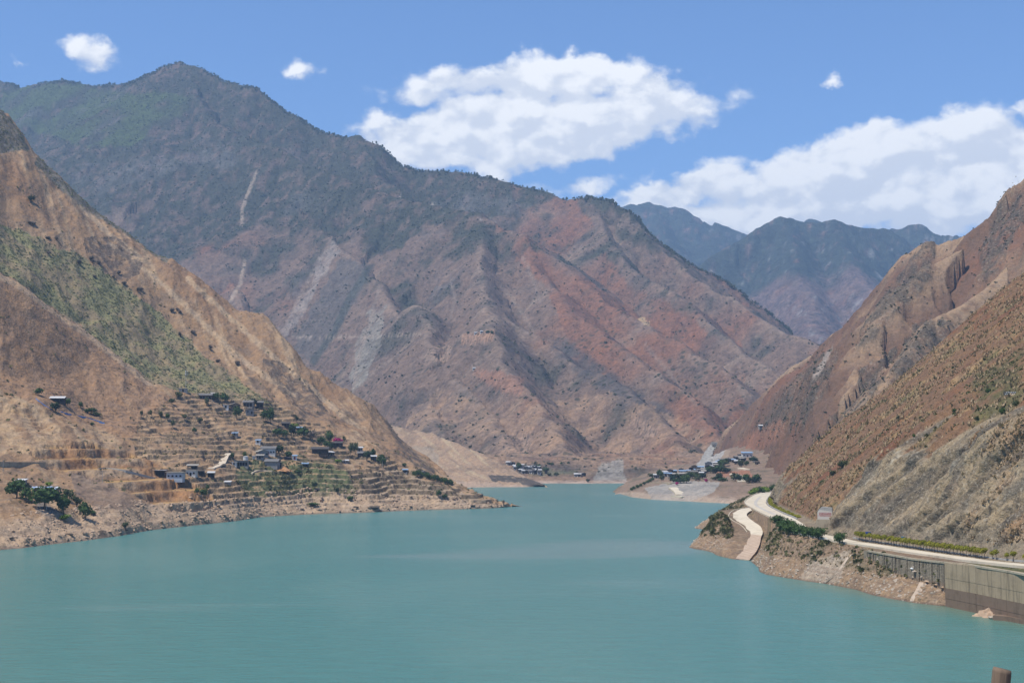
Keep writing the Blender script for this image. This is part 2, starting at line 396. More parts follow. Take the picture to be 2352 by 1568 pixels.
# --- the great mountain across the reservoir
X, Y = pgrid(-0.50, 0.30, 760, 1690, 6300, 400)
main_r = [
 (ridge3([(-500, 60, 6800), (-250, 140, 6400), (-60, 172, 6100), (0, 184, 6000), (50, 203, 5900), (100, 192, 5800), (150, 186, 5700), (215, 200, 5600), (280, 192, 5450), (330, 180, 5350), (380, 156, 5250), (415, 143, 5200),
          (450, 151, 5150), (510, 185, 5050), (575, 201, 4950), (625, 236, 4850), (680, 266, 4750), (730, 300, 4680), (800, 316, 4600), (825, 313, 4560), (860, 331, 4500),
          (910, 379, 4440), (960, 391, 4400), (1050, 392, 4330), (1100, 398, 4280), (1180, 421, 4180), (1250, 441, 4100), (1290, 458, 4050), (1340, 455, 4000), (1395, 459, 3940), (1430, 481, 3880),
          (1470, 521, 3800), (1500, 551, 3730), (1540, 590, 3650), (1590, 632, 3550), (1680, 682, 3400), (1760, 742, 3250), (1860, 782, 3080), (1960, 850, 2900), (2050, 900, 2750)]), 0.62),
 (ridge3([(415, 146, 5200), (440, 215, 4900), (500, 282, 4650), (560, 311, 4500), (640, 341, 4330), (700, 376, 4200), (800, 418, 4030), (900, 450, 3880), (985, 470, 3760), (1060, 480, 3660), (1104, 489, 3600), (1140, 526, 3500), (1217, 540, 3400),
          (1265, 582, 3320), (1337, 633, 3200), (1382, 693, 3060), (1473, 740, 2920), (1566, 790, 2780), (1650, 850, 2650), (1720, 905, 2530)]), 0.60),
 (ridge3([(1217, 545, 3400), (1241, 620, 3200), (1307, 702, 2980), (1368, 754, 2820), (1446, 811, 2670), (1482, 841, 2600), (1594, 923, 2420), (1665, 1000, 2250), (1690, 1040, 2150)]), 0.62),
 (ridge3([(1104, 492, 3600), (1100, 600, 3250), (1111, 690, 3000), (1157, 735, 2880), (1244, 780, 2760), (1337, 838, 2600), (1398, 874, 2500), (1480, 940, 2340), (1560, 1003, 2200), (1625, 1062, 2060)]), 0.60),
 (ridge3([(1111, 690, 3000), (1140, 752, 2640), (1165, 830, 2480), (1205, 905, 2330), (1255, 985, 2170), (1320, 1060, 2010), (1390, 1105, 1880)]), 0.66),
 (ridge3([(640, 343, 4330), (660, 420, 4120), (689, 478, 3960), (720, 513, 3830), (770, 557, 3680), (815, 594, 3540), (837, 613, 3470), (880, 690, 3240), (925, 770, 3000), (960, 850, 2740), (985, 930, 2480), (1010, 1000, 2260)]), 0.66),
 (ridge3([(560, 313, 4500), (520, 420, 4260), (500, 520, 4000), (520, 640, 3650), (590, 760, 3250), (680, 860, 2900)]), 0.64),
 (ridge3([(380, 160, 5250), (330, 260, 4950), (300, 360, 4650), (290, 440, 4450), (330, 540, 4100)]), 0.62),
 (ridge3([(150, 188, 5700), (180, 300, 5250), (230, 400, 4850), (260, 470, 4550), (300, 560, 4200)]), 0.62),
 (ridge3([(0, 186, 6000), (40, 290, 5500), (100, 390, 5000), (170, 480, 4600)]), 0.62),
 (ridge3([(1340, 458, 4000), (1380, 540, 3700), (1460, 620, 3480), (1560, 690, 3250), (1660, 760, 3050), (1760, 840, 2850)]), 0.60),
 (ridge3([(825, 316, 4560), (860, 400, 4250), (920, 440, 4020)]), 0.66),
 (ridge3([(960, 700, 3000), (1000, 790, 2750), (1060, 880, 2500), (1110, 960, 2300), (1160, 1030, 2100)]), 0.62)]
main_r = [(r_, s_ * 1.2) for r_, s_ in main_r]
Xw = X + 42 * fbm(X / 340, Y / 340, 23) + 14 * fbm(X / 90, Y / 90, 21, 3); Yw = Y + 42 * fbm(X / 340 + 9, Y / 340, 24) + 14 * fbm(X / 90 + 5, Y / 90, 22, 3)
z, sb, db = tents(Xw, Yw, main_r, 22, 8)
gul = rid(sb / 190 + 0.55 * fbm(X / 260, Y / 260, 31, 3), db / 800 + 0.3 * fbm(X / 300, Y / 300, 32, 2), 25, 4)
z += (26 + 22 * fbm(X / 500, Y / 500, 33, 2)) * (gul - 0.95) * ss(0, 260, db) + 18 * (rid(X / 190, Y / 190, 29, 4) - 0.9) * ss(0, 140, db) + 5 * (rid(X / 58, Y / 58, 30, 3) - 0.8) * ss(0, 60, db) + 4 * fbm(X / 40, Y / 40, 28, 4)
z -= 8 * ss(0.15, 0.6, rid(sb / 70, db / 1200, 41, 2)) * ss(60, 300, db)
crag = ss(0.3, 0.7, fbm(X / 330, Y / 330, 44, 4) + 0.28 * ss(250, 700, z)) * ss(10, 120, db)
z += crag * (9 * rid(X / 60, Y / 60, 45, 4) + 5 * rid(X / 22, Y / 22, 46, 3))
floor = lerp(-4, 34, ss(1735, 2080, Y + 25 * fbm(X / 120, Y / 120, 47))) + 2 * fbm(X / 40, Y / 40, 48, 4)
floor = np.where(X / Y > -0.03, floor, -6)
floor += 1.3 * np.sign(np.sin(floor * 1.3)) * ss(3, 8, floor)
z = smax(z, floor, 6)
g_main = Grid(np.stack([X, Y, z], -1))
px, py = g_main.px, g_main.py
nrm = g_main.normal(); steep = 1 - nrm[..., 2]
n1 = fbm(X / 520, Y / 520, 51, 5); n2 = fbm(X / 150, Y / 150, 52, 5); n3 = fbm(X / 38, Y / 38, 53, 4)
nst = fbm(sb / 45, db / 420, 54, 4)
c = np.zeros(X.shape + (3,)) + np.array([0.152, 0.106, 0.080])
c = cmix(c, (0.100, 0.076, 0.064), ss(-0.05, 0.35, n2 + 0.4 * n3))
c = cmix(c, (0.215, 0.160, 0.120), ss(0.05, 0.4, nst + 0.3 * n3) * 0.65); c = cmix(c, (0.30, 0.225, 0.165), (1 - ss(4, 26, db)) * ss(900, 300, z) * 0.22)
red = ss(0.0, 0.45, fbm(X / 300 + 4, Y / 300, 55, 4) + 0.38 * poly(px, py, [(1180, 430), (1330, 450), (1420, 640), (1700, 800), (1720, 1000), (1480, 1050), (1330, 800), (1220, 620), (1120, 560)], 30) - 0.12)
c = cmix(c, (0.185, 0.090, 0.055), red * 0.85)
def grassm(a, b): return poly(a, b, [(0, 200), (150, 190), (330, 220), (460, 225), (420, 270), (300, 330), (200, 330), (60, 300), (0, 290)], 25)
high = ss(-0.14, 0.30, 0.55 * n1 + 0.5 * n2 + 0.25 * n3 + (z - 560) / 520 + 0.25 * ss(1250, 900, px) * ss(520, 300, py) - 0.32 * red)
mot = ss(-0.48, 0.08, n3 + 0.6 * fbm(X / 16, Y / 16, 56, 3) + 0.5 * n2 + 0.30 * grassm(px, py))
c = cmix(c, (0.105, 0.078, 0.064), high * 0.75); c = cmix(c, (0.038, 0.044, 0.030), high * mot * 0.9)
low_scrub = ss(0.10, 0.42, n2 * 0.7 + n3 * 0.5 - 0.25 * nst)
c = cmix(c, (0.062, 0.062, 0.045), low_scrub * 0.66)
grass = poly(px, py, [(0, 200), (150, 190), (330, 220), (460, 225), (420, 270), (300, 330), (200, 330), (60, 300), (0, 290)], 25)
c = cmix(c, (0.062, 0.082, 0.030), grass * ss(-0.25, 0.3, n2 + 0.15) * 0.85)
rockc = ss(0.45, 0.75, rid(X / 45, Y / 45, 45, 4) * 0.7 + crag * 0.5) * crag
c = cmix(c, (0.135, 0.127, 0.122), rockc * 0.45)
# scars, slides and gullies seen on the face
c = cmix(c, (0.25, 0.21, 0.18), poly(px, py, [(762, 548), (780, 575), (735, 650), (700, 715), (655, 775), (640, 758), (668, 722), (720, 640), (735, 590)], 9) * 0.7 * ss(-0.5, 0.2, n3 + 0.1))
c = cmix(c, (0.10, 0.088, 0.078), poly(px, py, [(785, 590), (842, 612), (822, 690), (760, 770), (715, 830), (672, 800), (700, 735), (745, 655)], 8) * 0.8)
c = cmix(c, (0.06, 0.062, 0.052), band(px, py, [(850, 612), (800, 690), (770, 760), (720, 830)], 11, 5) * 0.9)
c = cmix(c, (0.20, 0.18, 0.15), poly(px, py, [(850, 720), (890, 700), (870, 800), (820, 920), (800, 920), (815, 800)], 14) * ss(-0.2, 0.15, nst) * 0.85)
c = cmix(c, (0.30, 0.24, 0.19), band(px, py, [(660, 773), (780, 775), (880, 770), (968, 768)], 2.5, 1) * 0.6)
c = cmix(c, (0.29, 0.225, 0.17), band(px, py, [(590, 395), (575, 430), (556, 478), (556, 515)], 5, 3) * 0.7)
c = cmix(c, (0.34, 0.26, 0.19), band(px, py, [(562, 600), (552, 650), (530, 690)], 5, 2) * 0.7)
for pts in ([(1200, 590), (1218, 625), (1240, 690)], [(1035, 640), (1045, 680), (1035, 730)], [(1150, 655), (1180, 690), (1225, 760)], [(1480, 790), (1540, 860), (1600, 930)], [(735, 590), (700, 660), (660, 740)], [(870, 660), (850, 740), (820, 830), (812, 890)]):
    c = cmix(c, (0.23, 0.18, 0.145), band(px, py, pts, 5, 5) * 0.5)
c = cmix(c, (0.38, 0.33, 0.28), ss(0.35, 0.55, fbm(X / 30, Y / 30, 61, 3)) * poly(px, py, [(900, 440), (1000, 460), (1110, 485), (1215, 535), (1150, 545), (1060, 510), (960, 500)], 20) * 0.8)
c = cmix(c, (0.48, 0.34, 0.19), poly(px, py, [(1464, 732), (1480, 728), (1492, 748), (1478, 744)], 4) * 0.9)
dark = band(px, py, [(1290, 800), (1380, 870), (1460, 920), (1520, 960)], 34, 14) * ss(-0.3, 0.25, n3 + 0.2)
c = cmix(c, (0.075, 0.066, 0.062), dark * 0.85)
for q in ([(1085, 850), (1150, 852), (1205, 870), (1200, 905), (1150, 900), (1100, 870)],): c = cmix(c, (0.24, 0.13, 0.088), poly(px, py, q, 5) * 0.75)
c = cmix(c, (0.29, 0.18, 0.12), poly(px, py, [(1062, 768), (1140, 758), (1128, 784), (1058, 792)], 2) * 0.8)
fan = poly(px, py, [(1160, 930), (1420, 900), (1640, 1000), (1640, 1112), (1180, 1112), (960, 1010), (920, 985), (1000, 900)], 25)
c = cmix(c, (0.265, 0.175, 0.112), fan * 0.8 * ss(-0.35, 0.2, n3 - low_scrub * 0.5))
for q in ([(1440, 955), (1480, 960), (1520, 1000), (1470, 1000)], [(1150, 1000), (1230, 990), (1215, 1045), (1165, 1050)], [(985, 800), (1040, 790), (1030, 830), (970, 830)]):
    m = poly(px, py, q, 4); c = cmix(c, (0.26, 0.18, 0.13), m * 0.7); c = cmix(c, (0.08, 0.065, 0.05), m * (np.sin(py * 1.1 + 0.25 * np.sin(px / 9)) > 0.72) * 0.8)
m = poly(px, py, [(1062, 768), (1140, 758), (1128, 784), (1058, 792)], 2); c = cmix(c, (0.09, 0.06, 0.045), m * (np.sin(py * 1.3 + px * 0.12) > 0.6) * 0.7)
c = cmix(c, (0.235, 0.225, 0.20), poly(px, py, [(1380, 1065), (1430, 1050), (1440, 1112), (1360, 1112)], 10) * 0.7)
c = cmix(c, (0.36, 0.275, 0.215), ss(4.5, 1.2, z) * 0.85)
c = cmix(c, (0.10, 0.105, 0.065), poly(px, py, [(1215, 1082), (1330, 1082), (1310, 1091), (1215, 1094)], 3) * 0.7)
g_main.build('mountain', M['mountain'], c)
main_cover = (high, low_scrub, z)

# --- hillside of the right bank beyond the near spur
X, Y = pgrid(0.10, 0.72, 520, 960, 2450, 330)
mid_r = [
 (ridge3([(3000, 0, 1500), (2700, 130, 1540), (2500, 280, 1570), (2352, 415, 1600), (2330, 452, 1610), (2290, 500, 1630), (2250, 526, 1650), (2200, 550, 1680), (2165, 561, 1700), (2148, 560, 1705), (2137, 553, 1705), (2126, 561, 1712), (2090, 590, 1740), (2040, 650, 1790), (1990, 710, 1840), (1930, 760, 1900), (1890, 790, 1950),
          (1840, 830, 2000), (1800, 860, 2050), (1770, 900, 2080), (1740, 930, 2100), (1700, 960, 2150), (1675, 1000, 2180), (1655, 1040, 2200)]), 0.95),
 (ridge3([(2290, 502, 1630), (2261, 545, 1570), (2200, 580, 1530), (2137, 617, 1500), (2085, 655, 1470), (2035, 704, 1440), (1990, 775, 1400), (1959, 840, 1370), (1925, 930, 1320), (1890, 1010, 1250), (1850, 1070, 1180)]), 0.85),
 (ridge3([(2500, 470, 1480), (2352, 577, 1440), (2276, 644, 1400), (2207, 702, 1360), (2150, 735, 1320), (2080, 810, 1260), (2020, 890, 1190), (1960, 970, 1110)]), 0.85),
 (ridge3([(2090, 592, 1740), (2050, 690, 1680), (2000, 770, 1640), (1950, 850, 1600), (1890, 930, 1550), (1830, 1000, 1480), (1800, 1050, 1420)]), 0.82),
 (ridge3([(1930, 762, 1900), (1890, 840, 1850), (1840, 910, 1800), (1790, 970, 1740), (1745, 1030, 1650)]), 0.8)]
Xw = X + 16 * fbm(X / 120, Y / 120, 71); Yw = Y + 16 * fbm(X / 120 + 5, Y / 120, 72)
z, sb, db = tents(Xw, Yw, mid_r, 9, 4)
z -= 1.3 * np.maximum(0, np.interp(Y, [1100, 1500, 1750, 1950, 2200], [0.225, 0.208, 0.188, 0.160, 0.146]) * Y + 8 * fbm(X / 60, Y / 60, 70, 3) - X)
gul = rid(sb / 60 + 0.25 * fbm(X / 80, Y / 80, 73, 2), db / 380, 74, 4)
z += 27 * (gul - 0.9) * ss(0, 100, db) + 10 * (rid(X / 50, Y / 50, 75, 4) - 0.8) * ss(0, 40, db) + 1.6 * fbm(X / 14, Y / 14, 76, 4)
px0, py0 = proj(np.stack([X, Y, z], -1))
rockm = np.clip(poly(px0, py0, [(2120, 560), (2148, 552), (2140, 640), (2060, 730), (1990, 800), (1960, 800), (2000, 720), (2060, 640)], 14) + poly(px0, py0, [(1870, 830), (1930, 800), (1900, 900), (1830, 1000), (1770, 1010), (1740, 990), (1790, 920)], 18)
       + poly(px0, py0, [(2110, 740), (2190, 735), (2170, 800), (2090, 870), (2040, 860)], 16) + poly(px0, py0, [(2000, 830), (2060, 800), (2000, 930), (1930, 1000), (1900, 980)], 16)
       + poly(px0, py0, [(2310, 440), (2352, 415), (2352, 520), (2280, 640), (2230, 660)], 20), 0, 1)
z += rockm * (4 * rid(X / 21, Y / 21, 77, 4) + 1)
tz = 2.2
z = np.maximum(z, -30)
g_mid = Grid(np.stack([X, Y, z], -1)); px, py = g_mid.px, g_mid.py
n1 = fbm(X / 160, Y / 160, 81, 5); n2 = fbm(X / 45, Y / 45, 82, 5); n3 = fbm(X / 13, Y / 13, 83, 4); nst = fbm(sb / 16, db / 170, 84, 4)
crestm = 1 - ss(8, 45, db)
c = np.zeros(X.shape + (3,)) + np.array([0.142, 0.088, 0.060])
c = cmix(c, (0.185, 0.090, 0.056), ss(0.02, 0.4, n1 + 0.35 * n2) * 0.6)
c = cmix(c, (0.095, 0.070, 0.052), ss(-0.1, 0.35, n2 + 0.5 * n3 - 0.5 * gul) * 0.8)
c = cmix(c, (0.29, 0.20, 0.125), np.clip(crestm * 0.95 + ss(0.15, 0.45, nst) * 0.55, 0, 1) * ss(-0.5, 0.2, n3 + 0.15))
c = cmix(c, (0.072, 0.061, 0.048), rockm * ss(-0.35, 0.2, n3 + 0.5 * n2) * 0.85)
c = cmix(c, (0.055, 0.062, 0.036), ss(-0.05, 0.3, n2 - gul * 0.6 - 0.25) * 0.8)
c = cmix(c, (0.33, 0.28, 0.24), band(px, py, [(1905, 805), (1890, 835), (1872, 862)], 7, 4) * 0.7)
c = cmix(c, (0.25, 0.125, 0.078), poly(px, py, [(1680, 1030), (1740, 985), (1800, 960), (1800, 1000), (1740, 1040), (1690, 1055)], 10) * 0.7)
g_mid.build('hillside', M['hill'], c, rock=rockm * 0.7)
mid_cover = (n2, gul, rockm)

# --- generic banks built column by column from the shoreline up
def loft(xs, table, segs, back=(60, 200), backslope=0.55):
    """table: rows (x, [(y, D), ...]) in working pixels; returns pos[ncol, nrow, 3], t"""
    tx = np.array([r[0] for r in table], float); K = len(table[0][1])
    ys = np.array([[p[0] for p in r[1]] for r in table], float); ds = np.array([[p[1] for p in r[1]] for r in table], float)
    zt = np.array([[Z(r[0], p[0], p[1]) for p in r[1]] for r in table])
    ut = ray(tx, 1022.0)[0]
    u = ray(np.asarray(xs, float), 1022.0)[0]
    D = np.stack([np.interp(u, ut, ds[:, k]) for k in range(K)], 1); Zz = np.stack([np.interp(u, ut, zt[:, k]) for k in range(K)], 1)
    # under-water skirt and the far side behind the crest
    D = np.concatenate([D[:, :1] - 25, D, D[:, -1:] + back[0], D[:, -1:] + back[1]], 1)
    Zz = np.concatenate([np.full((len(u), 1), -7.0), Zz, Zz[:, -1:] - back[0] * backslope, Zz[:, -1:] - back[1] * backslope], 1)
    segs = [4] + list(segs) + [6, 6]
    tt = [np.linspace(k, k + 1, n, endpoint=False) for k, n in enumerate(segs)]; tt = np.concatenate(tt + [[len(segs)]])
    k = np.minimum(tt.astype(int), len(segs) - 1); f = tt - k
    Dg = D[:, k] * (1 - f) + D[:, k + 1] * f
    # heights: monotone smooth interpolation along each column
    h = np.diff(D, axis=1); dl = np.diff(Zz, axis=1) / np.maximum(h, 1e-3)
    m = np.zeros_like(Zz); m[:, 0] = dl[:, 0]; m[:, -1] = dl[:, -1]
    a, b = dl[:, :-1], dl[:, 1:]
    m[:, 1:-1] = np.where(a * b > 0, 2 * a * b / (a + b + 1e-9 * np.sign(a + b + 1e-12)), 0)
    hh = h[:, k]; f2, f3 = f ** 2, f ** 3
    Zg = (2 * f3 - 3 * f2 + 1) * Zz[:, k] + (f3 - 2 * f2 + f) * hh * m[:, k] + (-2 * f3 + 3 * f2) * Zz[:, k + 1] + (f3 - f2) * hh * m[:, k + 1]
    return u[:, None] * Dg, Dg, Zg, tt - 1

# --- left bank with the terraced village
Lt = [(-420, [(1368, 0), (1300, 520), (1180, 640), (1080, 740), (1000, 820), (900, 900), (380, 1040), (370, 1090), (260, 1250), (20, 1500)]),
      (0,    [(1263, 0), (1215, 692), (1120, 790), (1040, 880), (965, 960), (900, 1020), (630, 1150), (641, 1205), (520, 1380), (255, 1650)]),
      (60,   [(1258, 0), (1205, 715), (1115, 815), (1035, 905), (960, 985), (890, 1050), (660, 1170), (672, 1212), (545, 1385), (335, 1620)]),
      (110,  [(1251, 0), (1200, 730), (1110, 835), (1030, 930), (960, 1010), (885, 1075), (700, 1190), (712, 1230), (580, 1390), (395, 1610)]),
      (200,  [(1241, 0), (1190, 775), (1110, 880), (1030, 980), (960, 1060), (880, 1130), (762, 1225), (773, 1264), (650, 1390), (470, 1600)]),
      (280,  [(1230, 0), (1180, 800), (1100, 910), (1020, 1020), (950, 1100), (880, 1160), (825, 1230), (833, 1267), (700, 1400), (520, 1580)]),
      (350,  [(1217, 0), (1165, 850), (1090, 950), (1010, 1060), (945, 1140), (905, 1190), (884, 1225), (888, 1257), (740, 1410), (570, 1560)]),
      (440,  [(1207, 0), (1155, 885), (1085, 980), (1010, 1090), (950, 1170), (915, 1220), (895, 1260), (885, 1290), (790, 1410), (625, 1530)]),
      (545,  [(1196, 0), (1150, 950), (1085, 1040), (1015, 1130), (960, 1210), (930, 1260), (910, 1300), (895, 1330), (810, 1410), (698, 1500)]),
      (600,  [(1187, 0), (1147, 985), (1085, 1050), (1015, 1140), (962, 1220), (932, 1265), (912, 1305), (897, 1335), (815, 1412), (708, 1498)]),
      (700,  [(1181, 0), (1140, 1030), (1085, 1100), (1030, 1180), (985, 1250), (955, 1300), (935, 1335), (920, 1360), (880, 1410), (830, 1450)]),
      (850,  [(1176, 0), (1140, 1055), (1100, 1115), (1060, 1190), (1030, 1260), (1005, 1310), (985, 1345), (970, 1370), (945, 1410), (920, 1440)]),
      (915,  [(1173, 0), (1140, 1080), (1105, 1140), (1080, 1210), (1060, 1270), (1040, 1310), (1025, 1350), (1013, 1375), (1000, 1410), (985, 1440)]),
      (1000, [(1170, 0), (1143, 1095), (1120, 1150), (1105, 1210), (1095, 1260), (1085, 1300), (1075, 1330), (1068, 1355), (1060, 1385), (1052, 1410)]),
      (1050, [(1169, 0), (1147, 1098), (1130, 1140), (1123, 1180), (1118, 1215), (1115, 1240), (1112, 1265), (1110, 1285), (1108, 1310), (1106, 1340)]),
      (1090, [(1168, 0), (1150, 1098), (1140, 1122), (1136, 1145), (1134, 1160), (1133, 1175), (1131, 1190), (1130, 1205), (1129, 1220), (1128, 1236)]),
      (1140, [(1166, 0), (1157, 1103), (1152, 1115), (1150, 1124), (1149, 1132), (1148, 1140), (1147, 1147), (1147, 1152), (1147, 1158), (1147, 1164)]),
      (1188, [(1162, 0), (1161.6, 1125), (1161.2, 1129), (1161, 1132), (1161, 1134), (1161, 1136), (1161, 1138), (1161, 1140), (1161, 1142), (1161, 1144)]),
      (1215, [(1163, 0), (1163, 1119), (1163, 1121), (1163, 1123), (1163, 1125), (1163, 1127), (1163, 1129), (1163, 1131), (1163, 1133), (1163, 1135)])]
Lt = [(r[0], [(r[1][0][0], WD(r[1][0][0], r[0]))] + r[1][1:]) for r in Lt]
Lt[-1] = (1215, [(p[0], p[1] + 14) for p in Lt[-1][1]])
xs = np.linspace(-420, 1215, 760)
X, Y, z, tt = loft(xs, Lt, [34, 56, 58, 56, 48, 74, 8, 70, 90], (60, 260))
px0, py0 = proj(np.stack([X, Y, z], -1))
T = np.broadcast_to(tt, X.shape)
up = ss(0.2, 1.5, T) * ss(1215, 1000, px0)
z = z + up * (5.5 * (ss(5.0, 5.8, T) * -0.7 + rid(X / 75 + 0.3 * fbm(X / 90, Y / 90, 101, 2), Y / 240, 102, 4)) + 2.6 * rid(X / 28, Y / 60, 103, 4) + 1.0 * fbm(X / 9, Y / 9, 104, 4))
z = z + up * ss(5.5, 6.6, T) * (8 * (rid((X + 0.6 * Y) / 80, (Y - 0.6 * X) / 420, 105, 4) - 1.1) + 3 * rid(X / 22, Y / 22, 106, 3) * ss(0.1, 0.5, fbm(X / 120, Y / 120, 107, 3)))
sh = ss(0.0, 0.15, T) * ss(1.6, 0.7, T)
z = z + sh * ss(1200, 1100, px0) * (2.2 * rid(X / 26, Y / 20, 108, 4) + 0.9 * rid(X / 7, Y / 7, 109, 3))
px0, py0 = proj(np.stack([X, Y, z], -1))
# village terraces: level fields held by little walls
ter = poly(px0, py0, [(420, 905), (600, 905), (720, 970), (880, 1045), (1080, 1118), (1180, 1158), (1050, 1166), (700, 1176), (580, 1180), (470, 1155), (400, 1110), (330, 1070), (300, 1010), (330, 950)], 10)
up_t = poly(px0, py0, [(0, 870), (110, 880), (350, 960), (450, 985), (480, 1070), (330, 1075), (250, 1010), (0, 1000)], 12) * 0.75
def steps(z, st, m, riser=0.30, amp=1.0):
    cell = np.floor((X + 9 * fbm(X / 18, Y / 18, 114, 2)) / 27.0 + 0.35 * np.floor(Y / 40)); q = z / st + 0.9 * fbm(X / 55, Y / 75, 111, 3) + hsh(cell.astype(np.int64), cell.astype(np.int64) * 0 + 5, 3) / 4294967296.0; f = q - np.floor(q)
    g = np.floor(q) + ss(1 - riser, 1, f)
    return z + (g - q) * st * m * amp, f
brk = ss(-0.30, 0.12, fbm(X / 26, Y / 26, 112, 3)); low_t = poly(px0, py0, [(560, 1070), (700, 1062), (900, 1085), (1090, 1132), (1170, 1160), (1000, 1166), (700, 1174), (590, 1176), (480, 1160), (470, 1110), (520, 1090)], 8); ter = ter * np.maximum(low_t, 0.25 + 0.75 * brk); up_t = up_t * ss(-0.05, 0.3, fbm(X / 30, Y / 30, 113, 3))
z1, f1 = steps(z, 3.5, ter * ss(0.3, 0.7, T)); z, f2 = steps(z1, 2.6, up_t, 0.3, 0.7)
# lower left spur: a pale shoulder with shade behind it
lsp = band(px0, py0, [(-100, 885), (0, 903), (89, 921), (150, 975), (195, 1019)], 42, 5); z = z + 3 * lsp * (T < 6)
# cut benches of the new road works (ochre slope)
bench = poly(px0, py0, [(70, 1040), (110, 1022), (260, 1030), (370, 1060), (400, 1085), (480, 1120), (505, 1160), (440, 1178), (390, 1172), (330, 1148), (300, 1130), (210, 1100), (150, 1080), (100, 1075)], 5)
q = z / 6.5 + 0.25 * fbm(X / 70, Y / 70, 115, 2); fb = q - np.floor(q); z = z + ((np.floor(q) + ss(0.5, 0.95, fb)) - q) * 6.5 * bench
g_left = Grid(np.stack([X, Y, z], -1)); px, py = g_left.px, g_left.py
n1 = fbm(X / 140, Y / 140, 121, 5); n2 = fbm(X / 38, Y / 38, 122, 5); n3 = fbm(X / 10, Y / 10, 123, 4); n4 = fbm(X / 3.5, Y / 3.5, 124, 3)
dcoord = (X + 0.55 * Y) / 12; nst = fbm(dcoord, (Y - 0.55 * X) / 150, 125, 4)
c = np.zeros(X.shape + (3,)) + np.array([0.272, 0.174, 0.100])
c = cmix(c, (0.39, 0.275, 0.165), ss(0.0, 0.4, nst + 0.3 * n3) * 0.75)
c = cmix(c, (0.22, 0.128, 0.072), ss(0.05, 0.45, n1 + 0.3 * n2) * 0.65)
c = cmix(c, (0.145, 0.108, 0.078), ss(0.12, 0.5, n2 + 0.45 * n3) * 0.7)
lowr = rid(X / 28, Y / 60, 103, 4)
c = cmix(c, (0.115, 0.085, 0.062), ss(0.1, -0.5, lowr) * 0.5 * up)
dirt = poly(px, py, [(0, 640), (70, 665), (200, 765), (350, 885), (430, 940), (430, 1000), (300, 1010), (150, 960), (0, 895)], 12)
c = cmix(c, (0.285, 0.172, 0.098), dirt * 0.75)
c = cmix(c, (0.13, 0.09, 0.062), dirt * ss(0.2, 0.45, n3 + 0.5 * n4) * 0.6)
crest_pale = band(px, py, [(0, 632), (60, 662), (110, 702), (200, 764), (280, 826), (350, 886)], 13, 4) * (T > 5.2) * (T < 6.1)
c = cmix(c, (0.40, 0.285, 0.18), crest_pale * 0.7)
for pts in ([(250, 560), (360, 640), (470, 745), (560, 830), (680, 910)], [(430, 640), (540, 740), (640, 830), (760, 930), (850, 1010)], [(150, 430), (230, 520), (330, 600)]):
    c = cmix(c, (0.41, 0.30, 0.19), band(px, py, pts, 8, 7) * 0.65 * (T > 6.5))
rk = np.clip(poly(px, py, [(190, 545), (270, 545), (330, 610), (290, 650), (220, 620)], 12) + poly(px, py, [(600, 825), (650, 830), (720, 900), (760, 950), (700, 960), (640, 890)], 10) + band(px, py, [(880, 940), (920, 1000), (950, 1050), (985, 1085)], 16, 6), 0, 1)
c = cmix(c, (0.098, 0.074, 0.058), rk * ss(-0.2, 0.25, n3 + 0.12) * 0.85)
gm = poly(px, py, [(-200, 470), (0, 515), (90, 545), (180, 587), (300, 662), (390, 742), (470, 815), (560, 882), (650, 940), (600, 945), (430, 905), (350, 880), (280, 825), (200, 762), (110, 700), (60, 660), (0, 625), (-200, 540)], 14) * (T > 6.0 - 1.2 * ss(370, 450, px))
c = cmix(c, (0.215, 0.172, 0.100), gm * 0.85); c = cmix(c, (0.175, 0.178, 0.082), gm * ss(-0.25, 0.3, n2 + 0.5 * n3) * 0.75)
topr = np.clip(poly(px, py, [(-300, 150), (0, 250), (45, 300), (70, 345), (0, 350), (-300, 300)], 8) + band(px, py, [(90, 372), (150, 432), (230, 492), (300, 532), (380, 592)], 13, 5), 0, 1)
c = cmix(c, (0.105, 0.10, 0.08), topr * 0.8); c = cmix(c, (0.20, 0.19, 0.17), topr * ss(0.1, 0.4, n4 + n3) * 0.7); c = cmix(c, (0.05, 0.06, 0.03), topr * ss(0.05, 0.35, n3 - 0.1) * 0.8)
# terraces: fallow soil on the flats, dark stone or green on the risers
green = poly(px, py, [(560, 1055), (700, 1050), (800, 1085), (820, 1140), (780, 1160), (640, 1165), (560, 1130), (540, 1085)], 14) * ss(-0.45, 0.1, n2 + 0.2)
c = cmix(c, (0.34, 0.235, 0.142), ter * 0.75 * ss(0.75, 0.6, f1))
c = cmix(c, (0.13, 0.10, 0.066), ter * ss(0.64, 0.76, f1) * 0.9)
c = cmix(c, (0.085, 0.105, 0.045), green * ss(0.5, 0.75, f1) * 0.8); c = cmix(c, (0.12, 0.13, 0.06), green * ss(0.0, 0.4, n3) * 0.4)
c = cmix(c, (0.31, 0.245, 0.175), poly(px, py, [(820, 1090), (900, 1075), (1050, 1130), (1150, 1160), (1000, 1165), (880, 1150), (740, 1120), (760, 1100)], 10) * 0.65 * ss(0.8, 0.6, f1))
c = cmix(c, (0.13, 0.09, 0.065), up_t * ss(0.72, 0.86, f2) * ss(-0.25, 0.15, n3) * 0.9)
